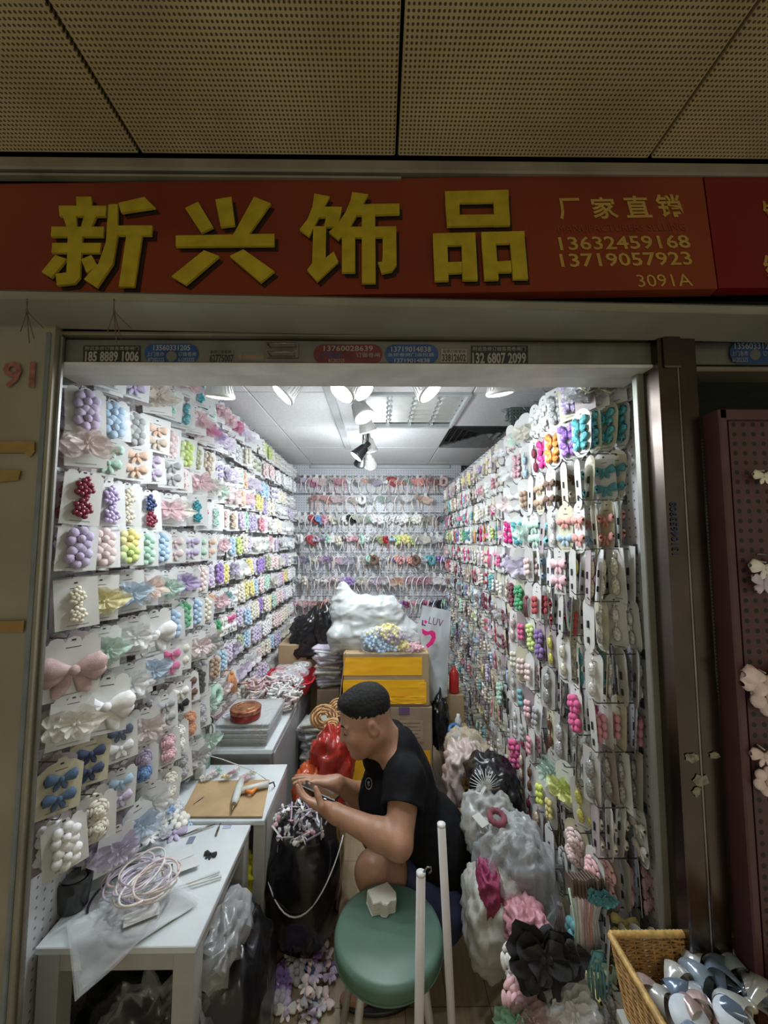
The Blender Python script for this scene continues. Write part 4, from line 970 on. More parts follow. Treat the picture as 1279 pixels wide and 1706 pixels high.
t1y0 = tR.y; t1x1 = tR.x; t1y1 = WZ(412, 1372, T1).y
table(XT, t1x1, t1y0, t1y1-.005, T1, .055, 'side_table', 'small white marble topped table at front left covered in headbands and bags', 'table', M_marble)
T2 = .56; t2y0 = t1y1; t2y1 = t2y0+.37; t2x1 = WZ(440, 1366, T2).x
t2 = thing('cabinet', ((XT+t2x1)/2, t2y0+.18, 0), label='low grey-white cabinet under the cardboard sheet and glue gun', cat='cabinet')
mb = MB(); mb.bbox(((XT+t2x1)/2, (t2y0+t2y1)/2, T2-.009), (t2x1-XT, t2y1-t2y0, .018), .002); mb.build('top_panel', M_marble, t2)
mb = MB(); mb.bbox((t2x1-.02, t2y0+.012, (T2-.018)/2), (.04, .018, T2-.018), .002); mb.build('front_leg', M_leg, t2)
mb = MB(); mb.bbox((t2x1-.008, (t2y0+t2y1)/2+.02, (T2-.018)/2), (.016, t2y1-t2y0-.05, T2-.018), .002); mb.build('side_panel', M_leg, t2)
T3 = .62; t3y0 = t2y1+.01; t3x1 = WZ(447, 1262, T3).x; t3y1 = 2.95
t3 = thing('cabinet', ((XT+t3x1)/2, 2.3, 0), label='long grey sided counter along the left wall carrying trays, tin and red basket', cat='cabinet')
mb = MB(); mb.bbox(((XT+t3x1)/2, (t3y0+t3y1)/2, T3-.01), (t3x1-XT, t3y1-t3y0, .02), .002); mb.build('countertop', M_marble, t3)
mb = MB(); mb.bbox(((XT+t3x1)/2, (t3y0+t3y1)/2+.01, (T3-.02)/2), (t3x1-XT-.02, t3y1-t3y0-.03, T3-.02), .002); mb.build('carcass', mat('grey_laminate', (.30, .30, .31), .4, var=.06), t3)
for k in range(2):
    mb = MB(); mb.bbox((t3x1-.004, t3y0+.3+.55*k, .31), (.012, .53, .56), .003); d_ = mb.build('door', mat('grey_door_laminate', (.34, .34, .35), .4, var=.06), t3)

def bagmb(c, r, seed, nu=46, nv=34, amp=.10, knot=0., sq=.75, folds=5, flat=True, lean=(0, 0)):
    """crumpled sack: squashed ellipsoid with ridged folds, optional tied top"""
    rr = random.Random(seed); o = V((rr.uniform(0, 99), rr.uniform(0, 99), 0)); vs = []
    def sgn(x, p): return math.copysign(abs(x)**p, x)
    m = MB()
    def fn(u, v):
        th = -PI/2+PI*u; ph = 2*PI*v
        x = sgn(math.cos(th), sq)*sgn(math.cos(ph), sq); y = sgn(math.cos(th), sq)*sgn(math.sin(ph), sq); z = sgn(math.sin(th), sq)
        if knot and u > .8: k = (u-.8)/.2; x *= 1-.75*k**.5; y *= 1-.75*k**.5; z += knot*k
        n = 1-abs(mnoise.noise(V((x*1.6, y*1.6, z*1.3))*1.3+o))*2; n2 = mnoise.noise(V((x*folds, y*folds, z*2.2))+o); n3 = 1-abs(mnoise.noise(V((x, y, z))*3.6+o))*2+.28*(1-abs(mnoise.noise(V((x, y, z))*7.5+o))*2)+.14*(1-abs(mnoise.noise(V((x, y, z))*15+o))*2)
        f = 1+amp*(n*.7+n2*.6+n3*.45-.5)
        zz = z*f
        if flat and zz < -.82: zz = -.82-(zz+.82)*.1*0
        return (c[0]+r[0]*(x*f+lean[0]*(z+1)), c[1]+r[1]*(y*f+lean[1]*(z+1)), c[2]+r[2]*(zz+.0))
    m.grid(fn, nv, nu)
    return m
def base(x, y, z, h): return (x, y, z+h*.82)     # centre of a sack of half height h resting on z

# --- things on the near table
p = WZ(120, 1512, T1); c_ = thing('plastic_tub', tuple(p), label='smoky dark translucent oval tub at the left end of the front table', cat='tub')
M_smoke = mat('smoky_plastic', (.045, .048, .052), .12, var=.3, vs=12)
mb = MB(); mb.lathe([(.001, 0), (.036, 0), (.041, .01), (.045, .05), (.046, .078), (.042, .085), (.039, .083), (.036, .074), (.001, .072)], 32, p, sx=1.0, sy=.8); mb.build('tub_body', M_smoke, c_)
mb = MB(); mb.lathe([(.030, .079), (.034, .083), (.030, .085), (.001, .085)], 28, p, sx=1.0, sy=.8); mb.build('lid', mat('smoky_lid', (.13, .135, .14), .1, var=.2, vs=14), c_)
# hoops
hc = ['lilac', 'blush', 'white', 'lavender', 'ivory', 'blush', 'lilac', 'white', 'beige', 'lavender', 'lilac', 'blush', 'cream', 'white', 'lavender', 'blush', 'lilac', 'beige', 'lavender', 'white', 'ivory', 'blush']
for i, col in enumerate(hc):
    q = WZ(232+R.uniform(-26, 34), 1462+R.uniform(-18, 16), T1+.012+.0045*i); rr = R.uniform(.050, .060)
    tz = R.uniform(0, 2*PI); Mx = Matrix.Rotation(R.uniform(-.25, .25), 3, 'X') @ Matrix.Rotation(R.uniform(-.35, .1), 3, 'Y') @ Matrix.Rotation(tz, 3, 'Z')
    mb = MB(); mb.tube([q+Mx @ V((rr*math.cos(a), rr*1.12*math.sin(a), 0)) for a in [(-2.6+5.2*k/28) for k in range(29)]], R.uniform(.0022, .0032), 8)
    zmin = min(v_[2] for v_ in mb.v)
    if zmin < T1: mb.v = [(a, b, c+T1-zmin+.001) for a, b, c in mb.v]
    solo(mb, 'headband', mat(col+'_satin', desat(PAL[col], .3), .3, var=.15, vs=40, sheen=.3), f"thin satin covered {col} headband in the coiled bundle on the front table", 'headband', 'thin headbands bundled on the front table')
q = WZ(195, 1490, T1); mb = MB(); mb.tube([q+V((.062*math.cos(a), .085*math.sin(a), .0035)) for a in [(.6+4.9*k/30) for k in range(31)]], .0032, 8)
solo(mb, 'headband', mat('dark_plum_satin', (.05, .035, .06), .3), 'dark plum thin headband lying in front of the pale bundle', 'headband')
# clear bag stack hanging over the front edge
for i in range(6):
    P = [WZ(110+i*3, 1540+i*4, T1+.012-.002*i), WZ(292-i*6, 1462+i*4, T1+.012-.002*i), WZ(338-i*4, 1500+i*3, T1+.012-.002*i), WZ(126+i*4, 1646-i*5, T1+.004)]
    mb = MB()
    def fn(u, v, P=P, i=i):
        a = P[0].lerp(P[3], u); b = P[1].lerp(P[2], u); q = a.lerp(b, v); q = q+V((0, 0, .004*math.sin(v*9+i)*math.sin(u*5+i)+.0035*mnoise.noise(V((u*5, v*5, i*3)))+.004))
        if q.y < t1y0: q.z -= (t1y0-q.y)*.35
        return q
    mb.grid(fn, 14, 20); o = mb.v[:]; n = len(o); mb2 = MB(); mb2.v = o+[(a, b, c-.0006) for a, b, c in o]; mb2.f = mb.f+[tuple(x+n for x in reversed(f)) for f in mb.f]; mb2.m = [0]*len(mb2.f); mb2.sm = [True]*len(mb2.f)
    solo(mb2, 'poly_bag', film('flat_bag_film', base=.05, gloss=.7, rough=.12, scale=9.), f"long clear flat bag overhanging the front table edge, {['topmost', 'second', 'third', 'fourth', 'fifth', 'lowest'][i]} of the stack", 'plastic bag', 'clear flat bags overhanging the table')
def card_on(px, py, z, w, d, rz, col, name, label, cat='card', th=.0015, rx=0):
    p = WZ(px, py, z); mb = MB(); mb.bbox((0, 0, th/2), (w, d, th), .0006); o = mb.build(name, col); o.location = p+V((0, 0, .0)); o.rotation_euler = (rx, 0, rz); return tag(o, label, cat)
card_on(236, 1524, T1+.022, .085, .042, .5, M_card, 'label_card', 'small white printed card lying on the clear bags')
card_on(378, 1378, T1, .03, .016, .1, mat('lilac_card', (.42, .42, .60), .4), 'label_card', 'little lilac card by the metal clip on the front table')
card_on(318, 1400, T1, .022, .034, .1, mat('slate_card', (.20, .22, .30), .4), 'label_card', 'small slate blue card beside the lavender bow')
for k, (x, y, a) in enumerate(((200, 1418, .5), (222, 1408, .9), (215, 1430, .2), (300, 1425, .6), (310, 1440, .5))):
    card_on(x, y, T1+.003*k+.001, .075, .05, a, M_card, 'backing_card', f"loose blank white backing card {['left of', 'behind', 'under', 'right of', 'in front of'][k]} the headband bundle", 'card')
def loose_bow(px, py, z, s, rz, col, label, typ='bow', tilt=1.3, kind='cloth', cat='bow', group=None, nm='bow'):
    p = WZ(px, py, z); mb = MB(); mb.M = Matrix.Translation(p+V((0, 0, s*.12))) @ Matrix.Rotation(rz, 4, 'Z') @ Matrix.Rotation(-tilt, 4, 'X'); ORN[typ][0](mb, (0, 0, 0), s, 1)
    return solo(mb, nm, fab(col, kind), label, cat, group)
loose_bow(290, 1393, T1, .085, .35, 'lavender', 'long lavender bow lying behind the headband bundle')
loose_bow(350, 1426, T1, .045, -.2, 'black', 'small black bow near the right edge of the front table')
loose_bow(316, 1372, T1, .04, .5, 'sky', 'small pale blue bow behind the lavender bow')
loose_bow(283, 1352, T1+.03, .05, 1.0, 'blue', 'bright blue glitter bow below the white ribbon spool', 'fly', kind='glitter')
for k, (x, y, s, c, t) in enumerate(((240, 1362, .10, 'ivory', 'tulle'), (205, 1385, .09, 'white', 'tulle'), (262, 1378, .08, 'cream', 'tulle'), (220, 1340, .10, 'blush', 'tulle'), (185, 1350, .09, 'lavender', 'tulle'), (170, 1398, .09, 'lilac', 'rose'), (300, 1372, .07, 'ivory', 'puff'), (250, 1400, .07, 'white', 'bow'), (200, 1350, .09, 'sky', 'tulle'), (165, 1372, .08, 'white', 'tulle'), (232, 1352, .08, 'sky', 'tulle'), (190, 1368, .07, 'ivory', 'rose'), (256, 1352, .07, 'pink', 'tulle'), (275, 1392, .06, 'silver', 'tulle'), (150, 1400, .08, 'ivory', 'tulle'), (215, 1372, .07, 'grey', 'bow'), (290, 1362, .06, 'white', 'bow'), (140, 1425, .07, 'white', 'tulle'))):
    loose_bow(x, y, T1+.006+.009*(k % 5), s, k*1.1, c, f"{c} {WORD[t]} in the loose heap behind the headband bundle", t, kind='mesh' if t == 'tulle' else 'cloth', nm='hair_bow', group='loose bows heaped on the front table')
for k, (x, y, r) in enumerate(((235, 1385, .075), (175, 1425, .06), (275, 1365, .055))):
    p = WZ(x, y, T1); solo(bagmb(base(p.x, p.y, T1, .03), (r, r*.8, .03), 40+k, amp=.3, folds=7), 'plastic_bag', M_clear, f"crumpled clear bag {['over the bow heap', 'near the dark tub', 'beside the ribbon spool'][k]} on the front table", 'plastic bag')
q = WZ(362, 1385, T1+.003); mb = MB(); mb.bbox(q, (.008, .045, .005), .001, Matrix.Rotation(.15, 3, 'Z')); mb.tube([q+V((-.001, .0, .004)), q+V((.001, .026, .010))], .002, 6); solo(mb, 'metal_clip', M_steel, 'silver metal hair clip blank near the back edge of the front table', 'clip')
q = WZ(330, 1383, T1+.006); tw = thing('tweezers', tuple(q), label='slim steel tweezers lying behind the lavender bow', cat='tweezers')
for s_ in (-1, 1): mb = MB(); mb.tube([q+V((-.045, -.028, 0)), q+V((0, s_*.003, .003)), q+V((.05, .03, 0))], [.0018, .0025, .002], 6); mb.build('arm', M_steel, tw)
for k in range(2):
    mb = MB(); a, b = WZ(308+8*k, 1440+14*k, T1+.004), WZ(372-4*k, 1452-8*k-0, T1+.004); a = WZ(262+10*k, 1490-2*k, T1+.012); b = WZ(366+3*k, 1452+8*k, T1+.008); mb.tube([a, b], .0035, 6); solo(mb, 'glue_stick', mat('milky_glue', (.72, .74, .72), .2, var=.04), f"milky glue stick {['behind', 'in front, the'][k]} one of two beside the headband bundle", 'glue stick')
# ribbon spool
p = WZ(276, 1350, T1); sp_ = thing('ribbon_spool', tuple(p), label='tall white ribbon spool standing at the back of the front table', cat='spool')
RMx = Matrix.Rotation(.10, 3, 'X') @ Matrix.Rotation(.06, 3, 'Y')
mb = MB()
def fn(u, v): a = 2*PI*v; z = .004+.108*u; r = .044+.0016*math.sin(u*60)+.0012*math.sin(a*3+u*20); return p+RMx @ V((r*math.cos(a), r*math.sin(a), z))
mb.grid(fn, 60, 36); mb.build('wound_ribbon', mat('white_satin', (.60, .64, .72), .35, var=.08, vs=30), sp_)
for z in (.0, .112):
    mb = MB(); mb.lathe([(.013, z), (.050, z), (.050, z+.004), (.013, z+.004)], 36, p, RMx, cap=False); mb.build('flange', mat('spool_white', (.74, .76, .78), .4), sp_)
mb = MB(); mb.lathe([(.013, .004), (.013, .115)], 20, p, RMx, cap=False); mb.build('core', mat('spool_core_grey', (.35, .36, .38), .5), sp_)

# --- cardboard, glue gun, cup on the cabinet
M_board = mat('brown_cardboard', (.44, .30, .16), .7, var=.12, vs=9, bump=.05)
P = [WZ(300, 1361, T2+.006), WZ(437, 1361, T2+.006), WZ(449, 1300, T2+.006), WZ(330, 1302, T2+.006)]
mb = MB(); mb.add([a+V((0, 0, dz)) for dz in (-.002, .003) for a in P], [(3, 2, 1, 0), (4, 5, 6, 7), (0, 1, 5, 4), (1, 2, 6, 5), (2, 3, 7, 6), (3, 0, 4, 7)], False)
solo(mb, 'cardboard_sheet', M_board, 'worn brown cardboard sheet lying on the low cabinet under the glue gun', 'cardboard')
gz = T2+.026; G = WZ(410, 1318, gz); gg = thing('glue_gun', tuple(WZ(410, 1320, T2+.01)), label='white hot glue gun with orange trigger lying on the brown cardboard', cat='glue gun')
M_gun = mat('glue_gun_white', (.62, .66, .62), .35, var=.06)
nz_, bk_ = WZ(388, 1345, gz), WZ(402, 1300, gz); he = WZ(447, 1306, gz)
mb = MB(); mb.tube([nz_+(bk_-nz_)*.12, nz_+(bk_-nz_)*.25, nz_+(bk_-nz_)*.7, bk_], [.009, .014, .016, .012], 12); mb.build('barrel', M_gun, gg)
mb = MB(); mb.tube([nz_+(bk_-nz_)*.55, nz_.lerp(bk_, .6).lerp(he, .4), he], [.012, .011, .013], 10); mb.build('grip', M_gun, gg)
mb = MB(); mb.tube([nz_-(bk_-nz_)*.12, nz_+(bk_-nz_)*.14], [.002, .008], 10); mb.build('nozzle', mat('brass_nozzle', (.25, .2, .12), .3, .8), gg)
tp = WZ(420, 1320, gz); mb = MB(); mb.tube([nz_.lerp(bk_, .5).lerp(he, .25), tp, WZ(428, 1312, gz)], [.006, .009, .005], 8); mb.build('trigger', mat('orange_trigger', (.80, .25, .05), .4), gg)
c0 = he; mb = MB(); mb.tube([he, he+V((.02, .005, .004)), WZ(462, 1325, .50), WZ(463, 1370, .35), W(462, 1420, 1.56)], .0028, 7); mb.build('power_cord', M_black, gg)
flc = ['cream', 'blush', 'mint', 'yellow', 'rose', 'ivory', 'pink', 'olive']
for k in range(8): loose_bow(342+11*k*.98, 1300-(k % 3)*7, T2+.012, .045, k, flc[k], f"{flc[k]} fabric flower in the small heap behind the glue gun, {ordw(k+1)} from its left", 'tulle', kind='mesh', cat='flower', nm='fabric_flower', group='fabric flowers behind the glue gun')
q = WZ(395, 1342, T2+.01); 
for k in range(3): mb = MB(); a = WZ(322+4*k, 1340-3*k, T2+.011); mb.tube([a, a+V((.012, .022, .001))], .0012, 5); solo(mb, 'steel_pin', M_wire, 'thin steel pin lying on the cardboard sheet', 'pin', 'pins on the cardboard sheet')
p = WZ(333, 1296, T2); ad = thing('power_adapter', tuple(p), label='white plug adapter standing behind the cardboard sheet with a white cable', cat='adapter')
mb = MB(); mb.bbox(p+V((0, 0, .025)), (.036, .036, .05), .005); mb.build('adapter_body', mat('adapter_white', (.66, .68, .66), .3), ad)
mb = MB(); mb.tube([p+V((0, 0, .05)), p+V((.02, .02, .085)), p+V((.08, .02, .07)), WZ(425, 1285, T2+.06), WZ(445, 1300, T2+.03)], .002, 6); mb.build('cable', mat('adapter_white', (.66, .68, .66), .3), ad)
p = WZ(338, 1278, T2); cu = thing('pen_cup', tuple(p), label='pale mint plastic cup holding black handled scissors', cat='cup')
mb = MB(); mb.lathe([(.030, 0), (.036, .10), (.034, .10), (.029, .004), (.001, .004)], 24, p); mb.build('cup_body', mat('mint_plastic', (.30, .50, .42), .35), cu)
for k, (dx, dy, h) in enumerate(((-.012, 0, .155), (.006, .01, .17), (.014, -.008, .15), (.0, -.012, .145))):
    s0 = p+V((dx, dy, .02)); sc_ = thing('scissors', tuple(s0), label=['leftmost black scissors in the mint cup', 'tallest black handled scissors in the mint cup', 'rightmost black scissors in the mint cup', 'front black pliers in the mint cup'][k], cat='scissors')
    mb = MB(); mb.tube([s0, s0+V((dx*.4, dy*.4, h*.6))], .003, 6); mb.build('blade', M_steel, sc_)
    for sg in (-1, 1):
        c2 = s0+V((dx*.8+sg*.009, dy*.8, h)); mb = MB(); mb.tube([c2+V((sg*.002+.009*math.cos(a), 0, .027*math.sin(a))) for a in [2*PI*j/16 for j in range(16)]], .0032, 7, closed=True); mb.build('handle', M_black, sc_)

# --- counter: trays, tin, ribbon heap, basket
for k in range(5):
    cx, cy = (XT+t3x1)/2+.03+R.uniform(-.008, .008), t3y0+.17+R.uniform(-.01, .01)
    mb = MB(); z = T3+.022*k; w, d = .27, .30
    mb.bbox((cx, cy, z+.010), (w, d, .019), .004); t = thing('plastic_case', (cx, cy, z), label=['lowest', 'second lowest', 'middle', 'second highest', 'topmost'][k]+' flat clear plastic case in the stack on the grey counter', cat='case', group='flat plastic cases stacked on the counter')
    mb.build('case_body', M_clearg, t); mb = MB(); mb.bbox((cx, cy, z+.009), (w-.02, d-.02, .008), .003); mb.build('contents', mat('white_paper_stack', (.62, .64, .62), .6, var=.15, vs=60), t)
zt_ = T3+.11
p = WZ(410, 1212, zt_); p = V((max(p.x, -.66), min(p.y, t3y0+.27), zt_)); tn = thing('cookie_tin', tuple(p), label='round dark red tin with gold pattern lid on top of the plastic cases', cat='tin')
p = V((WZ(409, 1195, zt_).x, WZ(409, 1195, zt_).y, zt_)); tn.location = p
M_tin = mat('red_tin', (.23, .025, .025), .3, .3, var=.2, vs=30)
mb = MB(); mb.lathe([(.001, 0), (.070, 0), (.072, .004), (.072, .036)], 40, p); mb.build('tin_body', M_tin, tn)
mb = MB(); mb.lathe([(.074, .030), (.075, .048), (.071, .052), (.055, .052), (.05, .055), (.001, .055)], 40, p); mb.build('lid', mat('red_gold_lid', (.24, .03, .03), .3, .4, vs=60, col2=(.42, .22, .10)), tn)
mb = MB(); mb.tube([p+V((.045*math.cos(a), .045*math.sin(a), .055)) for a in [2*PI*j/30 for j in range(30)]], .0025, 6, closed=True); mb.build('gold_ring', mat('gold_trim', (.5, .35, .12), .3, .8), tn)
mb = MB(); q = V(((XT+t3x1)/2-.02, t3y0+.10, zt_-.001)); mb.tube([q+V((.06*math.cos(a), .035*math.sin(a), .003)) for a in [(.3+4.4*k/24) for k in range(25)]], .003, 7); solo(mb, 'headband', fab('lilac'), 'single lilac headband lying in front of the red tin', 'headband')
# ribbon heap pink to white
def ribbon(c, r, n, seed):
    rr = random.Random(seed); mb = MB(); P = []; a0 = rr.uniform(0, 6)
    for k in range(n): t = k/(n-1); a = a0+t*rr.uniform(3, 6); P.append(V(c)+V((r*math.cos(a)*(.4+t*.6), r*math.sin(a)*(.5+t*.5)*.8, r*.25*math.sin(t*9+a0)+r*.2)))
    mb.tube(P, .0062, 6); return mb
for k in range(90):
    px = R.gauss(0, 1); t = R.random(); cx = 415+70*t; cy = 1172-26*t+R.uniform(-14, 14)*(1.2); z = T3+.005+.05*(1-abs(2*t-1)*.6)*R.random()+.02
    p = WZ(cx+22+R.uniform(-14, 10), cy-4, T3+.07); p.x = min(p.x, t3x1-.055); p.x = XT+.10+.29*t; p.y = t3y0+.38+.24*R.random(); p.z = T3+.01+.13*R.random()*math.sin(PI*(.15+.7*R.random()))
    col = R.choice(['pink', 'blush', 'coral']) if t < .5 and k % 3 else R.choice(['white', 'ivory', 'blush', 'white'])
    solo(ribbon(p, R.uniform(.035, .06), 18, k), 'ribbon_offcut', mat(col+'_satin', desat(PAL[col], .3), .3, var=.15, vs=40, sheen=.3), f"{col} loose ribbon curl in the heap behind the red tin", 'ribbon', f'{col} ribbon curls behind the red tin')
# red basket
bp_ = WZ(484, 1146, T3+.01); bx, by = min(bp_.x, t3x1-.05), min(bp_.y, 2.6); bx = -.60; by = 2.72
bk = thing('plastic_basket', (bx, by, T3), label='bright red plastic basket heaped with bagged hair ties on the counter', cat='basket')
M_rb = mat('red_plastic', (.60, .03, .05), .35)
mb = MB()
def fn(u, v):
    a = 2*PI*v; sx = math.copysign(abs(math.cos(a))**.35, math.cos(a)); sy = math.copysign(abs(math.sin(a))**.35, math.sin(a)); s_ = .8+.2*u
    return (bx+.165*sx*s_, by+.175*sy*s_, T3+.075*u)
mb.grid(fn, 6, 48); mb.box((bx, by, T3+.003), (.25, .27, .004)); mb.build('basket_wall', M_rb, bk)
mb = MB(); mb.tube([(fn(1, k/48)[0]*1, fn(1, k/48)[1], T3+.076) for k in range(48)], .006, 8, closed=True); mb.build('rim', M_rb, bk)
for k in range(9):
    x, y = bx+R.uniform(-.07, .07), by-.12+.03*k+R.uniform(-.01, .01); c = ['lilac', 'white', 'blush', 'lavender', 'rose', 'white', 'silver', 'pink', 'ivory'][k]
    t = thing('bagged_hair_ties', (x, y, T3+.04), label=f"clear bag of {c} hair ties in the red basket, {ordw(k+1)} from its front", cat='packet', group='packets heaped in the red basket')
    bagmb((x, y, T3+.085+.01*(k % 3)), (.07, .045, .022), 60+k, 20, 14, amp=.2).build('bag_film', M_clear, t)
    mb = MB()
    for j in range(7): ORN['ring'][0](mb, (x+R.uniform(-.045, .045), y+R.uniform(-.03, .03), T3+.085+.01*(k % 3)+R.uniform(-.01, .01)), .03, 0)
    mb.build('hair_ties', fab(c), t)
mb = MB(); mb.bbox((-.345, 2.80, T3/2-.002), (.15, .24, T3-.006), .005); solo(mb, 'carton', mat('dull_carton', (.34, .26, .18), .7, var=.1, vs=7), 'narrow dull carton under the thin packets, between counter and taped cartons', 'box')
# packs between counter and boxes
def pack(c, w, d, h, rz, col, label, group, tilt=0.):
    t = thing('sealed_packet', c, label=label, cat='packet', group=group)
    Rm = Matrix.Rotation(rz, 3, 'Z') @ Matrix.Rotation(tilt, 3, 'Y'); mb = MB(); mb.bbox(c, (w, d, h), h*.4, Rm); mb.build('packet_contents', fab(col), t)
    mb = MB(); mb.bbox(V(c)+V((0, 0, .001)), (w+.012, d+.012, h+.003), h*.4, Rm); mb.build('film', M_clear, t)
for k in range(16):
    z = T3+.0+.016*k; c = R.choice(['ivory', 'grey', 'white', 'beige', 'lilac', 'silver']); pack((-.345+R.uniform(-.02, .02), 2.80+R.uniform(-.02, .02), z+.008), .17, .20, .014, R.uniform(-.5, .5), c, f"thin {c} packet stacked left of the taped carton, {ordw(k+1)} from bottom", 'sealed packets stacked beside the taped carton')
for k in range(14):
    z = .30+.016*k; c = R.choice(['grey', 'brown', 'beige', 'silver', 'olive']); pack((-.385+R.uniform(-.02, .02), 2.52+R.uniform(-.03, .03), z+.008), .16, .18, .014, R.uniform(-.4, .4), c, f"dull {c} packet piled above the straw coils, {ordw(k+1)} from bottom", 'dull packets piled left of the cartons', R.uniform(-.2, .2))
mb = bagmb((-.385, 2.52, .15), (.10, .12, .18), 5, amp=.15); solo(mb, 'plastic_bag', M_clearg, 'grey plastic sack under the pile of dull packets', 'plastic bag')

# --- cartons
M_kraft = mat('kraft_carton', (.40, .29, .17), .7, var=.08, vs=7, bump=.04); M_ytape = crease('yellow_packing_tape', (.98, .50, .025), .25, .003, 5., aniso=(1, 1, 3))
bd = 2.42; BXL, BXR = W(571, 1180, bd).x, W(716, 1180, bd).x; zT = W(640, 1088, bd).z; zM = W(640, 1178, bd).z; BW = BXR-BXL
cb = thing('carton', ((BXL+BXR)/2, bd+.22, zM), label='upper cardboard carton wrapped in bright yellow tape behind the person', cat='box')
mb = MB(); mb.bbox(((BXL+BXR)/2, bd+.22, (zM+zT)/2), (BW, .43, zT-zM-.002), .006); mb.build('carton_body', M_kraft, cb)
def strip(par, x0, x1, z0, z1, m, k=.0012, amp=.003, nm='tape_strip', yy=None):
    mb = MB(); y = (yy if yy is not None else bd+.005)-k
    mb.grid(lambda u, v: (x0+(x1-x0)*v, y-.0005-abs(amp*mnoise.noise(V((v*6, u*9, z0*9)))), z0+(z1-z0)*u), 8, 24); mb.v += []; return mb.build(nm, m, par)
zh = zT-zM
strip(cb, BXL+.002, BXR-.045, zM+.58*zh, zM+.92*zh, M_ytape); strip(cb, BXL, BXR-.02, zM+.02, zM+.46*zh, M_ytape, .0016); strip(cb, BXL-.001, BXR-.03, zM+.34*zh, zM+.50*zh, M_ytape, .0024)
strip(cb, BXL+.04, BXR-.03, zM+.06*zh, zM+.2*zh, M_ytape, .003, .008)
for (a, b) in ((BXL-.006, 0), ):
    mb = MB(); mb.bbox((BXL-.004, bd+.10, (zT+zM)/2+.02), (.006, .2, zh*.9), .002, Matrix.Rotation(.12, 3, 'Y')); mb.build('open_flap', M_kraft, cb)
cl = thing('carton', ((BXL+BXR)/2, bd+.22, 0), label='lower brown carton with printed labels and tape, standing on the floor behind the person', cat='box')
mb = MB(); mb.bbox(((BXL+BXR)/2+.005, bd+.225, zM/2), (BW+.02, .44, zM-.003), .006); mb.build('carton_body', mat('dull_carton', (.34, .26, .18), .7, var=.1, vs=7), cl)
strip(cl, BXL, BXR, .0, zM-.25, M_ytape, .002, .008); strip(cl, BXL+.17, BXL+.24, zM-.13, zM, M_ytape, .003, .004)
CPl = Plane(V((BXL, bd+.003, zM)), V((BXR, bd+.003, zM)), V((BXL, bd+.003, 0)))
M_lab = mat('carton_print', (.16, .11, .09), .6); M_labw = mat('label_paper', (.50, .44, .38), .6); M_labp = mat('purple_label', (.16, .10, .22), .5)
mb = MB(); CPl.prism(mb, [(630, 1172), (650, 1172), (650, 1192), (630, 1192)], .001, .002); mb.build('address_label', M_labp, cl); mb = MB(); CPl.prism(mb, [(664, 1178), (682, 1178), (682, 1190), (664, 1190)], .001, .002); mb.build('address_label', M_labp, cl)
mb = MB(); CPl.prism(mb, [(650, 1200), (705, 1200), (705, 1236), (650, 1236)], .001, .002); mb.build('address_label', mat('faded_label', (.38, .29, .21), .6), cl)
CPl.text('广州', 632, 1179, 649, 1190, .0025, 'lettering', M_labw, cl, .01)
for k in range(5): mb = MB(); CPl.prism(mb, [(654, 1204+6*k), (700-4*(k % 2), 1204+6*k), (700-4*(k % 2), 1205.2+6*k), (654, 1205.2+6*k)], .0022, .0026); mb.build('print_line', M_lab, cl)
# sacks on the carton
p = W(622, 1088, 2.5); wb = thing('white_sack', (p.x, 2.62, zT), label='large white plastic sack slumped on top of the taped carton', cat='bag')
B = SDF((-.42, 2.3, .75), (.35, 2.98, 1.48), .008)
HS = 1.
def q3(x, y, d=2.62): return W(x, y, d)
B.cone(q3(575, 1058), q3(600, 1060), .085, .10, .05); B.cone(q3(590, 1055), q3(668, 1062), .13, .10, .06); B.cone(q3(580, 1020), q3(645, 1018), .11, .095, .06)
B.cone(q3(573, 990), q3(572, 978), .05, .025, .05); B.cone(q3(575, 1010), q3(573, 985), .085, .035, .05); B.cone(q3(640, 1030), q3(690, 1062), .09, .07, .06); B.cone(q3(560, 1075, 2.5), q3(562, 1058, 2.5), .04, .06, .05)
def sd(P, f=9, a=.014, c0=None):
    for i in range(len(P)):
        v = V(P[i]); n = (1-2*abs(mnoise.noise(V((v.x*f, v.y*f, v.z*f*1.6)))))*a*.6+mnoise.noise(v*f*3.1)*a*.4+mnoise.noise(V((v.x*f*3, v.y*f, v.z*f)))*a*.5+(.5-abs(mnoise.noise(V((v.x*f*1.5+3, v.y*f, v.z*f*3.6)))))*a*.9
        d = P[i]-np.array(c0 if c0 else (-.05, 2.65, 1.05)); P[i] += d/np.linalg.norm(d)*n
    return P
B.obj('sack_film', M_bagw, wb, 2, sd)
cbag = thing('packet_of_pompoms', tuple(q3(648, 1088, 2.42)), label='clear packet of yellow, blue and purple pastel pompoms on the carton front edge', cat='packet')
cc = q3(648, 1068, 2.46); bagmb((cc.x, cc.y, cc.z+.0), (.175, .06, .085), 9, 34, 24, amp=.12).build('bag_film', M_clear, cbag)
for nm_, (x, y, rx) in {'sky': (625, 1070, .065), 'yellow': (645, 1052, .07), 'lavender': (655, 1062, .07), 'yellow2': (672, 1078, .06), 'sky2': (640, 1080, .055), 'pink': (688, 1078, .045)}.items():
    c = nm_.rstrip('2'); q = W(x, y, 2.46); mb = MB()
    for k in range(110): mb.ell((q.x+R.gauss(0, .46)*rx*1.15, q.y+R.gauss(0, .35)*.035, q.z+R.gauss(0, .40)*rx*.7), .011, 6, 4)
    o = mb.build('pompoms', fab(c), cbag, f"{c} pompoms"); o['kind'] = 'stuff'
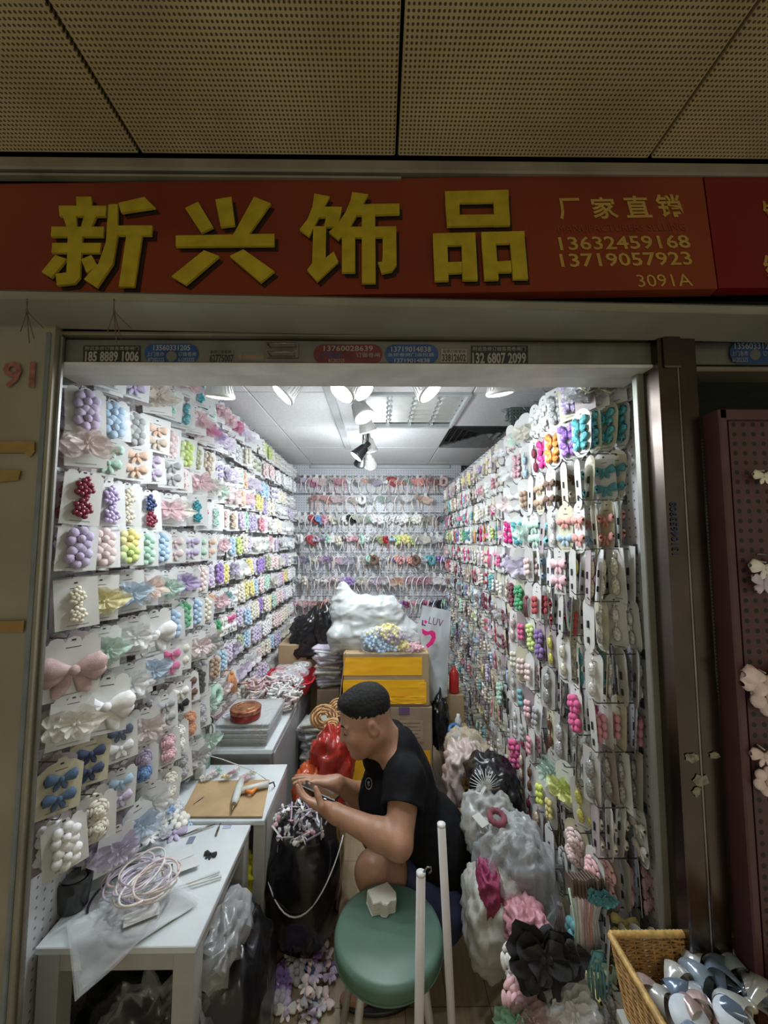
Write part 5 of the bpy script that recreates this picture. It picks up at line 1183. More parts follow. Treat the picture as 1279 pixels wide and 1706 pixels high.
# heart bag
hb = thing('shopping_bag', tuple(W(718, 1180, 2.55)), label='pale plastic bag printed with a word and a big magenta heart, right of the cartons', cat='bag')
mb = MB(); P = {(0, 0): (703, 1008), (0, 1): (751, 1018), (1, 0): (688, 1090), (1, 1): (746, 1110), (2, 0): (712, 1170), (2, 1): (745, 1160)}
def fn(u, v, s=0):
    k = min(int(u*2), 1); t = u*2-k; a = V((*P[(k, 0)], 0)).lerp(V((*P[(k+1, 0)], 0)), t); b = V((*P[(k, 1)], 0)).lerp(V((*P[(k+1, 1)], 0)), t); q = a.lerp(b, v)
    dd = 2.56+s*(.10*math.sin(v*PI)**.6*(.25+u))-(1-s)*.05*math.sin(v*PI)*u
    return W(q.x, q.y, dd+.008*mnoise.noise(V((u*6, v*4, s))))
mb.grid(fn, 24, 14); mb.grid(lambda u, v: fn(u, 1-v, 1), 24, 14); mb.build('bag_body', crease('pale_print_bag', (.55, .60, .64), .4, .008, 5.), hb)
def hpt(x, y):
    # point on the bag front just proud of it
    best = None
    v = 0
    return W(x, y, 2.505)
HPl = Plane(W(700, 1030, 2.50), W(748, 1042, 2.50), W(695, 1075, 2.49))
HPl.text('LUV', 714, 1030, 738, 1042, 0, 'lettering', mat('dark_magenta_ink', (.16, .02, .12), .5), hb, .0)
M_mag = mat('magenta_print', (.75, .02, .22), .4)
mb = MB(); HPl.prism(mb, [(703, 1033), (705, 1033), (705, 1040), (709, 1041), (709, 1043), (702, 1042)], 0, .0008); mb.build('lettering', mat('dark_magenta_ink', (.16, .02, .12), .5), hb)
mb = MB(); HPl.prism(mb, [(706, 1034), (709, 1033), (712, 1036), (708, 1040)], 0, .0008); mb.build('small_heart', M_mag, hb)
hp = [(703, 1047), (709, 1051), (713, 1052), (719, 1050), (725, 1054), (726, 1063), (722, 1072), (712, 1080), (709, 1075), (716, 1068), (719, 1061), (716, 1057), (712, 1058), (708, 1059), (703, 1055)]
mb = MB(); HPl.prism(mb, hp, 0, .0008); mb.build('heart_print', M_mag, hb)
# bags filled below heart bag
for (x, y, d, r, m, lab) in ((728, 1140, 2.62, (.06, .07, .10), crease('blush_poly', (.56, .47, .44), .4, .02, 7.), 'pale pink stuffed bag under the heart printed bag'),
    (733, 1205, 2.5, (.045, .08, .16), M_bagk, 'black plastic bag hanging right of the cartons'), (525, 1062, 3.05, (.17, .12, .17), M_bagk, 'black bin bag on the counter end before the back wall'), (545, 1048, 2.9, (.08, .08, .15), M_bagk, 'black bag pressed against the white sack')):
    q = W(x, y, d); solo(bagmb(q, r, int(x), amp=.25, knot=.25 if m is M_bagk else 0), 'stuffed_bag', m, lab, 'bag')
mb = MB(); mb.bbox((-.40, 3.2, .42), (.7, .5, .84), .006); solo(mb, 'carton', M_kraft, 'plain carton at the back of the stall under the black bags', 'box')
mb = MB(); mb.bbox((.28, 2.75, .36), (.12, .3, .72), .006); solo(mb, 'carton', M_kraft, 'narrow carton right of the taped cartons under the stuffed bags', 'box')
# straw coils and red-orange bag
for k, (x, y, rr, d) in enumerate(((547, 1235, .065, 2.12), (540, 1195, .075, 2.2), (565, 1180, .06, 2.25), (555, 1212, .05, 2.1), (572, 1200, .06, 2.3))):
    q = W(x, y, d); mb = MB(); nrm = V((.1, -.9, .4)).normalized(); Bq = nrm.to_track_quat('Z', 'Y').to_matrix()
    Pp = []
    for j in range(120): a = j*.35; r_ = rr*(.25+.75*j/120); Pp.append(q+Bq @ V((r_*math.cos(a), r_*.85*math.sin(a), .012*math.sin(j*.9)+.02*(1-j/120))))
    mb.tube(Pp, .0055, 6); solo(mb, 'straw_coil', mat('straw', (.50, .30, .14), .6, var=.25, vs=40, bump=.3), ['lowest round straw braid coil with open centre left of the person', 'large straw braid coil above the lowest one', 'straw coil tucked against the taped carton', 'small straw coil between the two big ones', 'dim straw coil behind the others'][k], 'coil')
mb = bagmb((-.30, 2.25, .22), (.11, .10, .27), 21, amp=.15); solo(mb, 'stuffed_bag', M_clearg, 'grey sack under the straw coils', 'bag')
M_redbag = crease('orange_red_poly', (.42, .03, .02), .25, .02, 8., var=.3)
q = W(548, 1262, 1.98); solo(bagmb((q.x+.0, 1.98, .50), (.10, .10, .17), 23, amp=.28, folds=4, lean=(.12, 0)), 'stuffed_bag', M_redbag, 'shiny red plastic bag left of the person', 'bag')
q = W(520, 1285, 1.9); solo(bagmb((q.x, 1.93, .40), (.085, .09, .14), 24, amp=.22), 'stuffed_bag', crease('orange_poly', (.62, .10, .02), .25, .02, 8., var=.3), 'orange plastic bag in front of the red one', 'bag')
mb = MB(); mb.bbox((-.30, 1.98, .16), (.24, .26, .32), .005); solo(mb, 'carton', M_kraft, 'carton on the floor under the red and orange bags', 'box')
# black bag of ribbons by the cabinet
q = WZ(505, 1500, 0); bb = thing('rubbish_bag', (W(503, 1430, 1.66).x, 1.70, 0), label='black bin bag overflowing with white and lilac offcuts, left of the person', cat='bag')
cx = W(503, 1430, 1.66).x; bagmb((cx, 1.72, .235), (.150, .17, .245), 31, 40, 28, amp=.10, folds=4, sq=.8).build('bag_film', M_bagk, bb)
mb = MB(); mb.tube([(cx+.16*math.sin(a)*1.0, 1.72-.172*math.cos(a)-.012, .40-.17*math.cos(a)**2*(1 if math.cos(a) > 0 else .2)) for a in [-1.5+3.0*k/24 for k in range(25)]], .0028, 6); mb.build('white_cord', mat('cord_white', (.62, .62, .60), .5), bb)
for k in range(80):
    a = R.uniform(0, 6.28); r_ = .125*math.sqrt(R.random()); z = .462+.055*R.random()*(1-r_/.13); col = R.choice(['white', 'ivory', 'lavender', 'lilac', 'white', 'grey', 'purple', 'rose']); mb = MB()
    mb.M = Matrix.Translation((cx-.0+r_*math.cos(a), 1.70+r_*math.sin(a), z)) @ Euler((R.uniform(0, 6), R.uniform(0, 6), R.uniform(0, 6))).to_matrix().to_4x4()
    if k % 2: o_bow(mb, (0, 0, 0), .045, 0)
    else: mb.box((0, 0, 0), (.006, .07, .002))
    solo(mb, 'fabric_offcut', mat(col+'_satin', desat(PAL[col], .3), .3, var=.15, vs=40, sheen=.3), f"{col} {'bow scrap' if k % 2 else 'ribbon strip'} spilling from the black bag left of the person", 'offcut', f"{col} {'bow scraps' if k % 2 else 'ribbon strips'} in the black bag")
# bags under the front table
bu = thing('rubbish_bag', (-.42, 1.30, 0), label='big black bin bag with clear crumpled top under the right end of the front table', cat='bag')
q = W(380, 1600, 1.26); bagmb((q.x, 1.30, .20), (.115, .16, .21), 33, 36, 24, amp=.12).build('bag_film', M_bagk, bu)
q2 = W(365, 1520, 1.26); bagmb((q2.x+.0, 1.28, .41), (.07, .10, .07), 34, 30, 20, amp=.4).build('clear_film', M_clearg, bu)
q = W(215, 1665, 1.15); solo(bagmb((q.x, 1.28, .17), (.17, .14, .18), 35, 36, 24, amp=.3), 'rubbish_bag', M_bagk, 'dark crumpled bag under the front table between its legs', 'bag')
q = W(230, 1640, 1.05); solo(bagmb((q.x, 1.15, .21), (.14, .06, .17), 36, 36, 24, amp=.35), 'plastic_bag', film('thin_clear_film', base=.03, gloss=.3, scale=20), 'crumpled clear bag in front of the dark bag under the front table', 'plastic bag')
q = W(402, 1450, 1.62); solo(bagmb((q.x, 1.58, .33), (.06, .06, .08), 37, amp=.3), 'plastic_bag', mat('yellow_poly', (.62, .60, .03), .35, var=.3, bump=.4), 'bright yellow crumpled bag under the low cabinet', 'plastic bag')
mb = MB(); mb.bbox((-.60, 1.62, .12), (.3, .2, .24), .005); solo(mb, 'carton', mat('dull_carton', (.34, .26, .18), .7), 'carton under the low cabinet below the yellow bag', 'box')

# --- stool, card stack, white tubes
sx_, sy_, sz_ = WZ(647, 1545, .46).x, WZ(647, 1545, .46).y, .46
M_green = mat('green_vinyl', (.085, .165, .125), .42, var=.08, vs=9, bump=.06, bs=12)
stl = thing('stool', (sx_, sy_, 0), label='round green vinyl padded stool with pale metal legs in the doorway', cat='stool')
r_ = (WZ(738, 1545, .46).x-WZ(555, 1545, .46).x)/2*.985
mb = MB(); mb.lathe([(r_*.80, sz_-.055), (r_*.95, sz_-.055), (r_*.985, sz_-.045), (r_*.99, sz_-.03), (r_, sz_-.018), (r_*.97, sz_-.005), (r_*.9, sz_-.001), (r_*.5, sz_+.001), (.001, sz_+.002)], 64, (sx_, sy_, 0)); mb.build('seat', M_green, stl)
mb = MB(); mb.tube([(sx_+r_*.985*math.cos(a), sy_+r_*.985*math.sin(a), sz_-.044) for a in [2*PI*k/64 for k in range(64)]], .0028, 6, closed=True); mb.build('piping', M_green, stl)
M_tube = mat('pale_grey_tube', (.48, .47, .46), .35, .2, var=.05)
for k in range(4):
    a = PI/4+PI/2*k+.12; ca, sa = math.cos(a), math.sin(a)
    mb = MB(); mb.tube([(sx_+.09*ca, sy_+.09*sa, sz_-.05), (sx_+.125*ca, sy_+.125*sa, sz_-.085), (sx_+.19*ca, sy_+.19*sa, .014)], .0115, 12); lg = mb.build('leg', M_tube, stl)
    mb = MB(); mb.lathe([(.014, 0), (.0145, .03), (.0115, .034)], 14, (sx_+.191*ca, sy_+.191*sa, 0)); mb.build('rubber_foot', M_black, lg)
mb = MB(); mb.lathe([(r_*.7, sz_-.07), (r_*.7, sz_-.056)], 40, (sx_, sy_, 0)); mb.build('seat_base', M_black, stl)
cpx = [(614, 1475), (643, 1469), (660, 1481), (661, 1494), (651, 1497), (645, 1503), (638, 1499), (622, 1502), (611, 1488)]
cpx = [(612, 1480), (645, 1467), (659, 1484), (660, 1496), (650, 1498), (646, 1504), (638, 1503), (635, 1499), (622, 1502)]
for k in range(18):
    z = sz_+.003+.0021*k; P = [WZ(x, y, sz_+.045) for x, y in cpx]; dx, dy = R.uniform(-.0012, .0012)-.0002*(18-k), R.uniform(-.0012, .0012)
    mb = MB(); n = len(P); vs = [V((p.x+dx, p.y+dy, z)) for p in P]+[V((p.x+dx, p.y+dy, z+.0016)) for p in P]
    mb.add(vs, [tuple(range(n)), tuple(range(2*n-1, n-1, -1))]+[(i, i+n, (i+1) % n+n, (i+1) % n) for i in range(n)], False)
    solo(mb, 'backing_card', mat('stacked_card_white', (.66, .66, .60), .5, var=.06), ('topmost' if k == 17 else ordw(k+1)+' from bottom,')+' white notched card in the stack on the green stool', 'card', 'notched cards stacked on the stool')
for (xa, ya, xb, yb, r_t, lab, d) in ((701, 1455, 698, 1700, .0108, 'nearer white tube upright standing beside the green stool, with metal hook tip', .98), (735, 1374, 752, 1700, .0110, 'taller white tube upright behind the nearer one, right of the stool', 1.12)):
    a = W(xa, ya, d); b0 = W(xb, yb, d); tdir = (b0-a).normalized(); b = a+tdir*((a.z-.0)/-tdir.z)
    t = thing('white_tube_post', (b.x, b.y, 0), label=lab, cat='post')
    mb = MB(); mb.tube([a, b], r_t, 20); mb.build('tube', mat('white_enamel_tube', (.60, .58, .58), .3, var=.03), t)
    mb = MB(); mb.tube([a+V((0, 0, -.003)), a+V((0, 0, .003))], r_t*1.02, 20); mb.build('end_cap', mat('white_cap', (.72, .72, .72), .3), t)
    mb = MB(); h0 = a+V((.006, .0, .002))
    if d < 1: mb.tube([h0, h0+V((.01, .002, .010)), h0+V((.018, .002, .009)), h0+V((.019, .002, .001)), h0+V((.012, .001, -.003))], .0022, 7); mb.build('hook_tip', M_wire, t)
    mb = MB(); mb.lathe([(.035, 0), (.035, .004), (.012, .012)], 20, (b.x, b.y, 0)); mb.build('floor_flange', M_black, t)

# floor heap of bows
fl = [(528, 1548, 'denim'), (548, 1552, 'purple'), (520, 1570, 'blush'), (533, 1578, 'ivory')]
hp_ = []
for k in range(46):
    a = R.uniform(0, 6.28); q_ = math.sqrt(R.random()); hp_.append((508+46*q_*math.cos(a)-6*math.sin(a), 1638+66*q_*math.sin(a), R.choice(['grey', 'lilac', 'lavender', 'denim', 'purple', 'ivory', 'silver', 'grey', 'blush'])))
for k, (x, y, c) in enumerate(fl+hp_):
    near_c = 1-min(1, math.hypot((x-508)/52, (y-1638)/70))
    typ = R.choice(['bow', 'bow', 'fly', 'puff']) if k > 3 else 'bow'
    z = .0+(.075*near_c*R.random() if k > 3 else 0)
    loose_bow(x, y, z, R.uniform(.055, .075), R.uniform(0, 6), c, f"{c} {WORD[typ].replace(' clip', '')} in the heap on the floor left of the stool" if k > 3 else f"{c} bow lying apart at the top of the floor heap, {ordw(k+1)} of four", typ, tilt=R.uniform(.7, 1.5), nm='hair_bow', group='bows heaped on the floor' if k > 3 else None)

# --- right side low shelf, crate and bags
M_pine = mat('pale_orange_board', (.52, .33, .15), .5, var=.12, vs=7)
xs0 = WZ(777, 1385, .10).x
mb = MB(); mb.bbox(((xs0+XR)/2, 2.35, .05), (XR-xs0, 1.75, .10), .004); solo(mb, 'low_platform', M_pine, 'low wooden platform along the right wall under the heaped bags', 'platform')
def rbag(px, py, d, r, m, label, zb=.10, seed=1, **k):
    q = W(px, py, d); return solo(bagmb((q.x, d, max(q.z, zb+r[2]*.82)), r, seed, **{**k, 'nu': 56, 'nv': 40}), 'stuffed_bag', m, label, 'bag')
def fill(c, r, n, cols, lab, name, typ='bow', s=.035):
    mb = MB(); ms = [fab(x) for x in cols]
    for k in range(n):
        mb.cur = k % len(cols); mb.M = Matrix.Translation((c[0]+R.uniform(-1, 1)*r[0]*.65, c[1]+R.uniform(-1, 1)*r[1]*.6, c[2]+R.uniform(-1, 1)*r[2]*.6)) @ Euler((R.uniform(0, 6), R.uniform(0, 6), 0)).to_matrix().to_4x4(); ORN[typ][0](mb, (0, 0, 0), s, 0)
    o = solo(mb, name, ms, lab, 'hair accessories'); o['kind'] = 'stuff'; return o
q = W(778, 1252, 2.15); rbag(778, 1262, 2.15, (.105, .14, .12), film('beige_film', (.8, .72, .55), base=.25, gloss=.4), 'clear bag of cream rings on the platform at mid depth', seed=51, amp=.2); fill((q.x, 2.12, q.z), (.09, .09, .08), 60, ['cream', 'beige', 'ivory'], 'cream hair rings inside the clear bag at mid depth', 'hair_rings', 'ring', .04)
rbag(775, 1290, 1.98, (.09, .10, .13), crease('pale_pink_poly', (.58, .48, .46), .35, .02, 9.), 'pale pink plastic bag in front of the cream rings bag', seed=52, amp=.3)
mb = MB(); q = W(765, 1200, 2.45); mb.bbox((q.x, 2.5, .27), (.13, .14, .36), .004); solo(mb, 'carton', M_kraft, 'small open carton holding bottles near the right wall', 'box')
mb = MB(); mb.lathe([(.001, 0), (.03, 0), (.032, .01), (.032, .12), (.02, .14), (.012, .15), (.012, .165), (.001, .165)], 18, (W(757, 1140, 2.6).x, 2.62, .62)); solo(mb, 'red_bottle', mat('red_bottle_plastic', (.5, .03, .03), .3), 'red plastic bottle standing near the right wall behind the person', 'bottle')
mb = MB(); mb.bbox((W(757, 1140, 2.6).x, 2.66, .36), (.12, .14, .51), .004); solo(mb, 'carton', M_kraft, 'tall narrow carton under the red bottle', 'box')
mb = MB(); q = W(760, 1228, 2.3); mb.lathe([(.022, 0), (.04, 0), (.04, .03), (.022, .03), (.022, 0)], 24, (q.x, 2.36, q.z), Matrix.Rotation(.8, 3, 'X'), cap=False); solo(mb, 'tape_roll', mat('blue_tape', (.05, .16, .38), .35), 'blue tape roll on the carton near the right wall', 'tape')
mb = MB(); mb.lathe([(.001, 0), (.02, 0), (.02, .07), (.010, .085), (.010, .1), (.001, .1)], 14, (W(766, 1168, 2.4).x, 2.46, .45)); solo(mb, 'white_bottle', M_card, 'small white bottle in the open carton', 'bottle')
q = W(815, 1312, 1.68); rbag(818, 1322, 1.70, (.105, .12, .13), M_bagk, 'black bag tied with a white knotted top on the platform', seed=53, amp=.18)
mb = MB()
for k in range(22):
    a = 2*PI*k/22; t0 = W(808, 1308, 1.57); mb.tube([t0, t0+V((.02*math.cos(a), -.004, .02*math.sin(a))), t0+V((.055*math.cos(a), .02, .05*math.sin(a)))], [.003, .002, .0008], 5)
mb.tube([t0+V((0, -.01, 0)), t0+V((-.02, -.02, -.03)), t0+V((-.035, -.02, -.05)), t0+V((-.03, -.02, -.03)), t0], .004, 6); solo(mb, 'white_film_knot', mat('white_film', (.62, .64, .64), .35), 'white gathered plastic knot on the black bag', 'knot')
rbag(815, 1375, 1.55, (.095, .10, .105), film('torn_film', (.6, .62, .60), base=.4, gloss=.5), 'white bag with torn cards beside the right wall', seed=54, amp=.2)
for k in range(9):
    q = W(792+R.uniform(0, 50), 1395+R.uniform(-30, 25), 1.43); mb = MB(); mb.bbox((0, 0, 0), (.05, .035, .002), .0006); o = mb.build('loose_card', M_cardg); o.location = q; o.rotation_euler = (R.uniform(-.9, .9), R.uniform(-.9, .9), R.uniform(0, 3)); tag(o, 'small grey-white card spilling from the white bag by the right wall', 'card', 'cards spilling by the right wall')
loose_bow(826, 1365, .32, .07, .4, 'wine', 'dark wine scrunchie among the cards by the right wall', 'ring', cat='scrunchie', nm='scrunchie').location = W(828, 1372, 1.40)
rbag(855, 1455, 1.40, (.115, .13, .15), film('big_clear', (.62, .65, .68), base=.22, gloss=.6, scale=9), 'large crumpled clear bag against the right wall, upper one', seed=55, amp=.2, nu=44, nv=30)
rbag(862, 1450, 1.46, (.075, .09, .11), crease('dim_grey_fill', (.22, .23, .24), .4, .02, 8.), 'grey padding inside the large clear bag', seed=56, amp=.3)
rbag(815, 1525, 1.36, (.085, .12, .12), crease('white_paper_bag', (.42, .42, .38), .5, .012, 5.), 'white carrier bag leaning on the platform front with pink lining', zb=.0, seed=57, amp=.2, lean=(.1, 0))
rbag(815, 1480, 1.33, (.035, .06, .06), mat('wine_cloth', (.25, .03, .09), .6, bump=.3), 'dark pink cloth sticking out of the white carrier bag', seed=58, amp=.3)
rbag(878, 1545, 1.22, (.055, .07, .05), crease('pink_poly_fill', (.52, .24, .29), .4, .015, 12.), 'pink stuffed packet beneath the large clear bag', seed=59, amp=.3)
# crate with ruffles
cr = thing('plastic_crate', (W(880, 1650, 1.1).x, 1.12, 0), label='red plastic crate at the bottom right holding ruffled flowers', cat='crate')
cx0 = WZ(838, 1600, .26).x; cy0, cy1 = .92, 1.26; cx1 = cx0+.19; M_cr = mat('dull_red_plastic', (.36, .05, .04), .4)
for (c, d) in (((cx0, (cy0+cy1)/2, .13), (.008, cy1-cy0, .26)), ((cx1, (cy0+cy1)/2, .13), (.008, cy1-cy0, .26)), (((cx0+cx1)/2, cy0, .13), (cx1-cx0, .008, .26)), (((cx0+cx1)/2, cy1, .13), (cx1-cx0, .008, .26))):
    mb = MB(); mb.bbox(c, d, .003); mb.build('side_wall', M_cr, cr)
mb = MB(); mb.tube([(cx0, cy0, .262), (cx1, cy0, .262), (cx1, cy1, .262), (cx0, cy1, .262)], .007, 8, closed=True); mb.build('rim', M_cr, cr)
mb = MB(); mb.bbox(((cx0+cx1)/2, (cy0+cy1)/2, .01), (cx1-cx0, cy1-cy0, .01), .002); mb.build('crate_floor', M_cr, cr)
for k, (x, y, d, s, c, t, lab) in enumerate(((872, 1640, 1.10, .11, 'blush', 'rose', 'ruffled pale pink flower in the red crate'), (862, 1665, 1.06, .10, 'pink', 'rose', 'pink ruffled flower low in the red crate'), (900, 1588, 1.10, .17, 'black', 'tulle', 'large black gauze flower hanging above the red crate'), (893, 1560, 1.14, .10, 'black', 'bigbow', 'black bow standing up behind the black gauze flower'),
    (880, 1690, 1.03, .10, 'wine', 'tulle', 'dark red tulle flower at the bottom of the crate'), (935, 1640, 1.10, .12, 'ivory', 'tulle', 'ivory lace flower right of the black gauze flower'), (855, 1700, 1.02, .08, 'green', 'tulle', 'bright green frill at the very bottom of the crate'), (905, 1625, 1.07, .11, 'black', 'puff', 'black pompom flower under the gauze flower'),
    (858, 1600, 1.16, .10, 'ivory', 'rose', 'cream lace rosette at the crate corner'), (950, 1680, 1.05, .12, 'white', 'tulle', 'white lace flower at the foot of the right pegboard'))):
    q = W(x, y, d); mb = MB(); mb.M = Matrix.Translation(q) @ Matrix.Rotation(-.5, 4, 'X'); ORN[t][0](mb, (0, 0, 0), s, 1); solo(mb, 'gauze_flower', fab(c, 'mesh' if t == 'tulle' and c != 'black' else 'cloth'), lab, 'flower')
rbag(925, 1700, 1.08, (.09, .08, .09), film('low_clear', (.7, .72, .74), base=.2, gloss=.5, scale=18), 'crumpled clear bag at the bottom edge right of the crate', zb=.0, seed=63, amp=.4, nu=40, nv=26)
solo(bagmb((.60, 1.28, .16), (.09, .13, .18), 64, amp=.2), 'stuffed_bag', mat('grey_cloth_bag', (.14, .14, .14), .7), 'grey bag at the foot of the right pegboard', 'bag')
# long cords hanging at lower right
for k in range(14):
    x = 948+4.6*k; q = W(x, 1482+R.uniform(-4, 4), 1.10+.004*(k % 3)); L_ = R.uniform(.17, .20); c = ['mint', 'white', 'silver', 'white', 'blush', 'blush', 'dustypink', 'pink', 'blush', 'coral', 'ivory', 'white', 'silver', 'white'][k]
    mb = MB(); mb.tube([q, q+V((-.003*k+.012, -.004, -L_*.4)), q+V((-.002*k+.01, -.002, -L_))], .0032, 6); solo(mb, 'elastic_loop', mat(c+'_satin', desat(PAL[c], .3), .3, var=.15, vs=40, sheen=.3), f"long {NICE.get(c, c)} elastic loop hanging low on the right pegboard, {ordw(k+1)} from the left", 'cord', 'long cords hanging at the lower right')
mb = MB(); q = W(978, 1478, 1.10); 
for k in range(12): mb.box(q+V((-.045+.008*k, R.uniform(-.006, .006), .006)), (.0035, .03, .045), Matrix.Rotation(.2, 3, 'Z'))
solo(mb, 'header_cards', mat('brown_header', (.16, .11, .09), .6), 'row of brown header cards holding the long cords', 'card')
for (x, y, c, t, s, lab) in ((1001, 1492, 'teal', 'tulle', .06, 'teal gauze clip above the cords'), (1040, 1535, 'yellow', 'bow', .065, 'yellow bow clip near the wicker basket, upper one'), (1040, 1558, 'yellow', 'bow', .06, 'yellow bow clip near the wicker basket, lower one'), (998, 1620, 'turquoise', 'tassel', .10, 'turquoise feather tassel at the lower right'), (1020, 1600, 'mint', 'tulle', .09, 'pale mint feather clip beside the turquoise tassel'), (1035, 1660, 'ivory', 'tulle', .10, 'ivory fluffy trim hanging behind the wicker basket'), (950, 1590, 'black', 'tassel', .07, 'black tassel trim among the cords')):
    q = W(x, y, 1.08); mb = MB(); mb.M = Matrix.Translation(q) @ Matrix.Rotation(-.3, 4, 'Z'); ORN[t][0](mb, (0, 0, 0), s, 1); solo(mb, 'hanging_clip', fab(c), lab, 'hair accessory')
q = W(985, 655, 1.08); mb = MB(); mb.M = Matrix.Translation(q+V((0, 0, -.0))) @ Matrix.Rotation(-.5, 4, 'Z'); o_tulle(mb, (0, 0, 0), .10, 1); ob = solo(mb, 'organza_bow', fab('silver', 'mesh'), 'large silvery pink organza bow at the top of the right pegboard', 'bow')
for sg in (-1, 1): mb = MB(); mb.tube([q+V((0, -.035, 0)), q+V((sg*.03, -.04, .018)), q+V((sg*.048, -.035, 0)), q+V((sg*.03, -.04, -.014)), q+V((0, -.035, 0))], .003, 6); mb.build('gold_loop', mat('pale_gold_film', (.7, .66, .42), .2, .5), ob)

# --- wicker basket outside, lower right
M_wick = mat('wicker', (.40, .22, .07), .45, var=.35, vs=60, bump=.4, bs=200)
RZ = .76; c1 = WZ(1021, 1566, RZ); c2 = WZ(1238, 1546, RZ); wx0, wx1, wy1 = c1.x, c2.x, (c1.y+c2.y)/2; wy0 = wy1-.36; wh = .13
wk = thing('wicker_basket', ((wx0+wx1)/2, (wy0+wy1)/2, RZ-wh), label='golden brown wicker basket full of satin bows outside the stall at lower right', cat='basket')
def rim(i, z): return None
def wpt(t, z):          # around the basket, t in 0..4
    k = int(t) % 4; f = t-int(t); s = 1-.10*(RZ-z)/wh; cs = [(wx0, wy1), (wx1, wy1), (wx1, wy0), (wx0, wy0)]; a, b = cs[k], cs[(k+1) % 4]
    x, y = a[0]+(b[0]-a[0])*f, a[1]+(b[1]-a[1])*f; cx, cy = (wx0+wx1)/2, (wy0+wy1)/2
    return V((cx+(x-cx)*s, cy+(y-cy)*s, z))
mb = MB(); NW = 26
for r in range(NW):
    z = RZ-.012-(wh-.014)*r/(NW-1); P = []
    for k in range(120):
        t = 4*k/120; p_ = wpt(t, z); kk = int(t) % 4; nx, ny = [(0, 1), (1, 0), (0, -1), (-1, 0)][kk]; o_ = .0022*math.sin(k*1.57+r*PI); P.append(p_+V((nx*o_, ny*o_, .0006*math.sin(k*.8+r))))
    mb.tube(P, .0024, 5, closed=True)
mb.build('woven_sides', M_wick, wk)
mb = MB()
for k in range(60): t = 4*k/60+.03; mb.tube([wpt(t, RZ-.004), wpt(t, RZ-wh)], .0022, 5)
mb.build('upright_stakes', M_wick, wk)
for s in range(4):
    a, b = wpt(s, RZ), wpt(s+.9999, RZ); n = int((b-a).length/.0042); mb = MB(); P = [a.lerp(b, k/(n-1)) for k in range(n)]
    mb.tube(P, [.0062+.0012*(k % 2) for k in range(n)], 10); mb.build('wrapped_rim', mat('wicker_rim', (.56, .36, .12), .4, var=.25, vs=70, bump=.3, bs=150), wk)
mb = MB(); mb.box(((wx0+wx1)/2, (wy0+wy1)/2, RZ-wh), ((wx1-wx0)*.88, (wy1-wy0)*.88, .006)); mb.build('basket_floor', M_wick, wk)
mb = MB(); bx2, by2 = (wx0+wx1)/2, (wy0+wy1)/2; mb.bbox((bx2, by2, RZ-wh-.012), ((wx1-wx0)*1.0, .34, .02), .003); st2 = thing('display_stand', (bx2, by2, 0), label='plain stand carrying the wicker basket below the picture edge', cat='stand'); mb.build('stand_top', M_leg, st2)
for sx in (-1, 1):
    for sy in (-1, 1): mb = MB(); mb.bbox((bx2+sx*.11, by2+sy*.13, (RZ-wh-.022)/2), (.025, .025, RZ-wh-.022), .002); mb.build('leg', M_leg, st2)
SAT = [('blush', (.60, .46, .46)), ('ice_blue', (.36, .46, .56)), ('slate', (.16, .22, .32)), ('silver', (.55, .60, .64)), ('pearl_white', (.70, .74, .72)), ('steel_blue', (.25, .33, .46))]
def satin(c): return mat('satin_'+SAT[c][0], SAT[c][1], .16, .35, var=.2, vs=14)
def strap_bow(c, s, rz, m, label):
    t = thing('satin_bow', tuple(c), label=label, cat='bow'); Mz = Matrix.Translation(c) @ Matrix.Rotation(rz, 4, 'Z') @ Matrix.Rotation(R.uniform(-.5, .1), 4, 'X')
    for sg in (-1, 1):
        mb = MB(); mb.M = Mz
        mb.grid(lambda u, v: (sg*s*(.02+.5*math.sin(u*PI)), (v-.5)*s*.34*(.35+math.sin(u*PI)), s*(.02+.18*math.sin(u*2*PI)*1.0)+s*.05*math.sin(v*PI)), 18, 6); mb.build('bow_loop', m, t)
    mb = MB(); mb.M = Mz; mb.ell((0, 0, 0), (s*.07, s*.1, s*.09), 10, 8); mb.build('knot', m, t)
    for sg in (-1, 1):
        mb = MB(); mb.M = Mz; mb.grid(lambda u, v: (sg*s*(.04+.42*u)+0, -s*.1*u*2+(v-.5)*s*.2*(.4+u*.8), -s*.04+s*.07*math.sin(u*4)), 10, 4); mb.build('bow_tail', m, t)
for (x, y, s, rz, c, lab) in ((1112, 1652, .11, .5, 4, 'pearl white satin bow with a tall pointed loop at the left of the wicker basket'), (1120, 1672, .12, -.3, 0, 'blush satin bow in the left front of the wicker basket'), (1160, 1640, .11, .9, 3, 'silver satin bow at the middle of the wicker basket'), (1190, 1625, .12, .2, 1, 'ice blue satin bow standing near the back of the wicker basket'),
    (1205, 1655, .12, 1.1, 2, 'dark slate satin bow in the centre of the wicker basket'), (1240, 1650, .12, -.6, 5, 'steel blue satin bow at the right of the wicker basket'), (1250, 1675, .12, .3, 4, 'pearl satin bow at the right front of the wicker basket'), (1185, 1690, .11, 0, 0, 'second blush satin bow low in the wicker basket'), (1235, 1620, .09, 1.4, 3, 'small silver bow against the back right corner of the basket'), (1145, 1700, .11, 1.2, 2, 'slate satin bow at the very bottom of the basket')):
    strap_bow(WZ(x, y, RZ-.045), s, rz, satin(c), lab)
for (x, y, lab) in ((1150, 1699, 'left round white card at the bottom of the wicker basket'), (1225, 1701, 'right round white card at the bottom of the wicker basket')):
    q = WZ(x, y, RZ-.03); mb = MB(); mb.lathe([(.001, 0), (.033, 0), (.033, .001), (.001, .001)], 32, q, Matrix.Rotation(.35, 3, 'X')); solo(mb, 'round_card', mat('bluish_card', (.70, .78, .86), .45), lab, 'card')
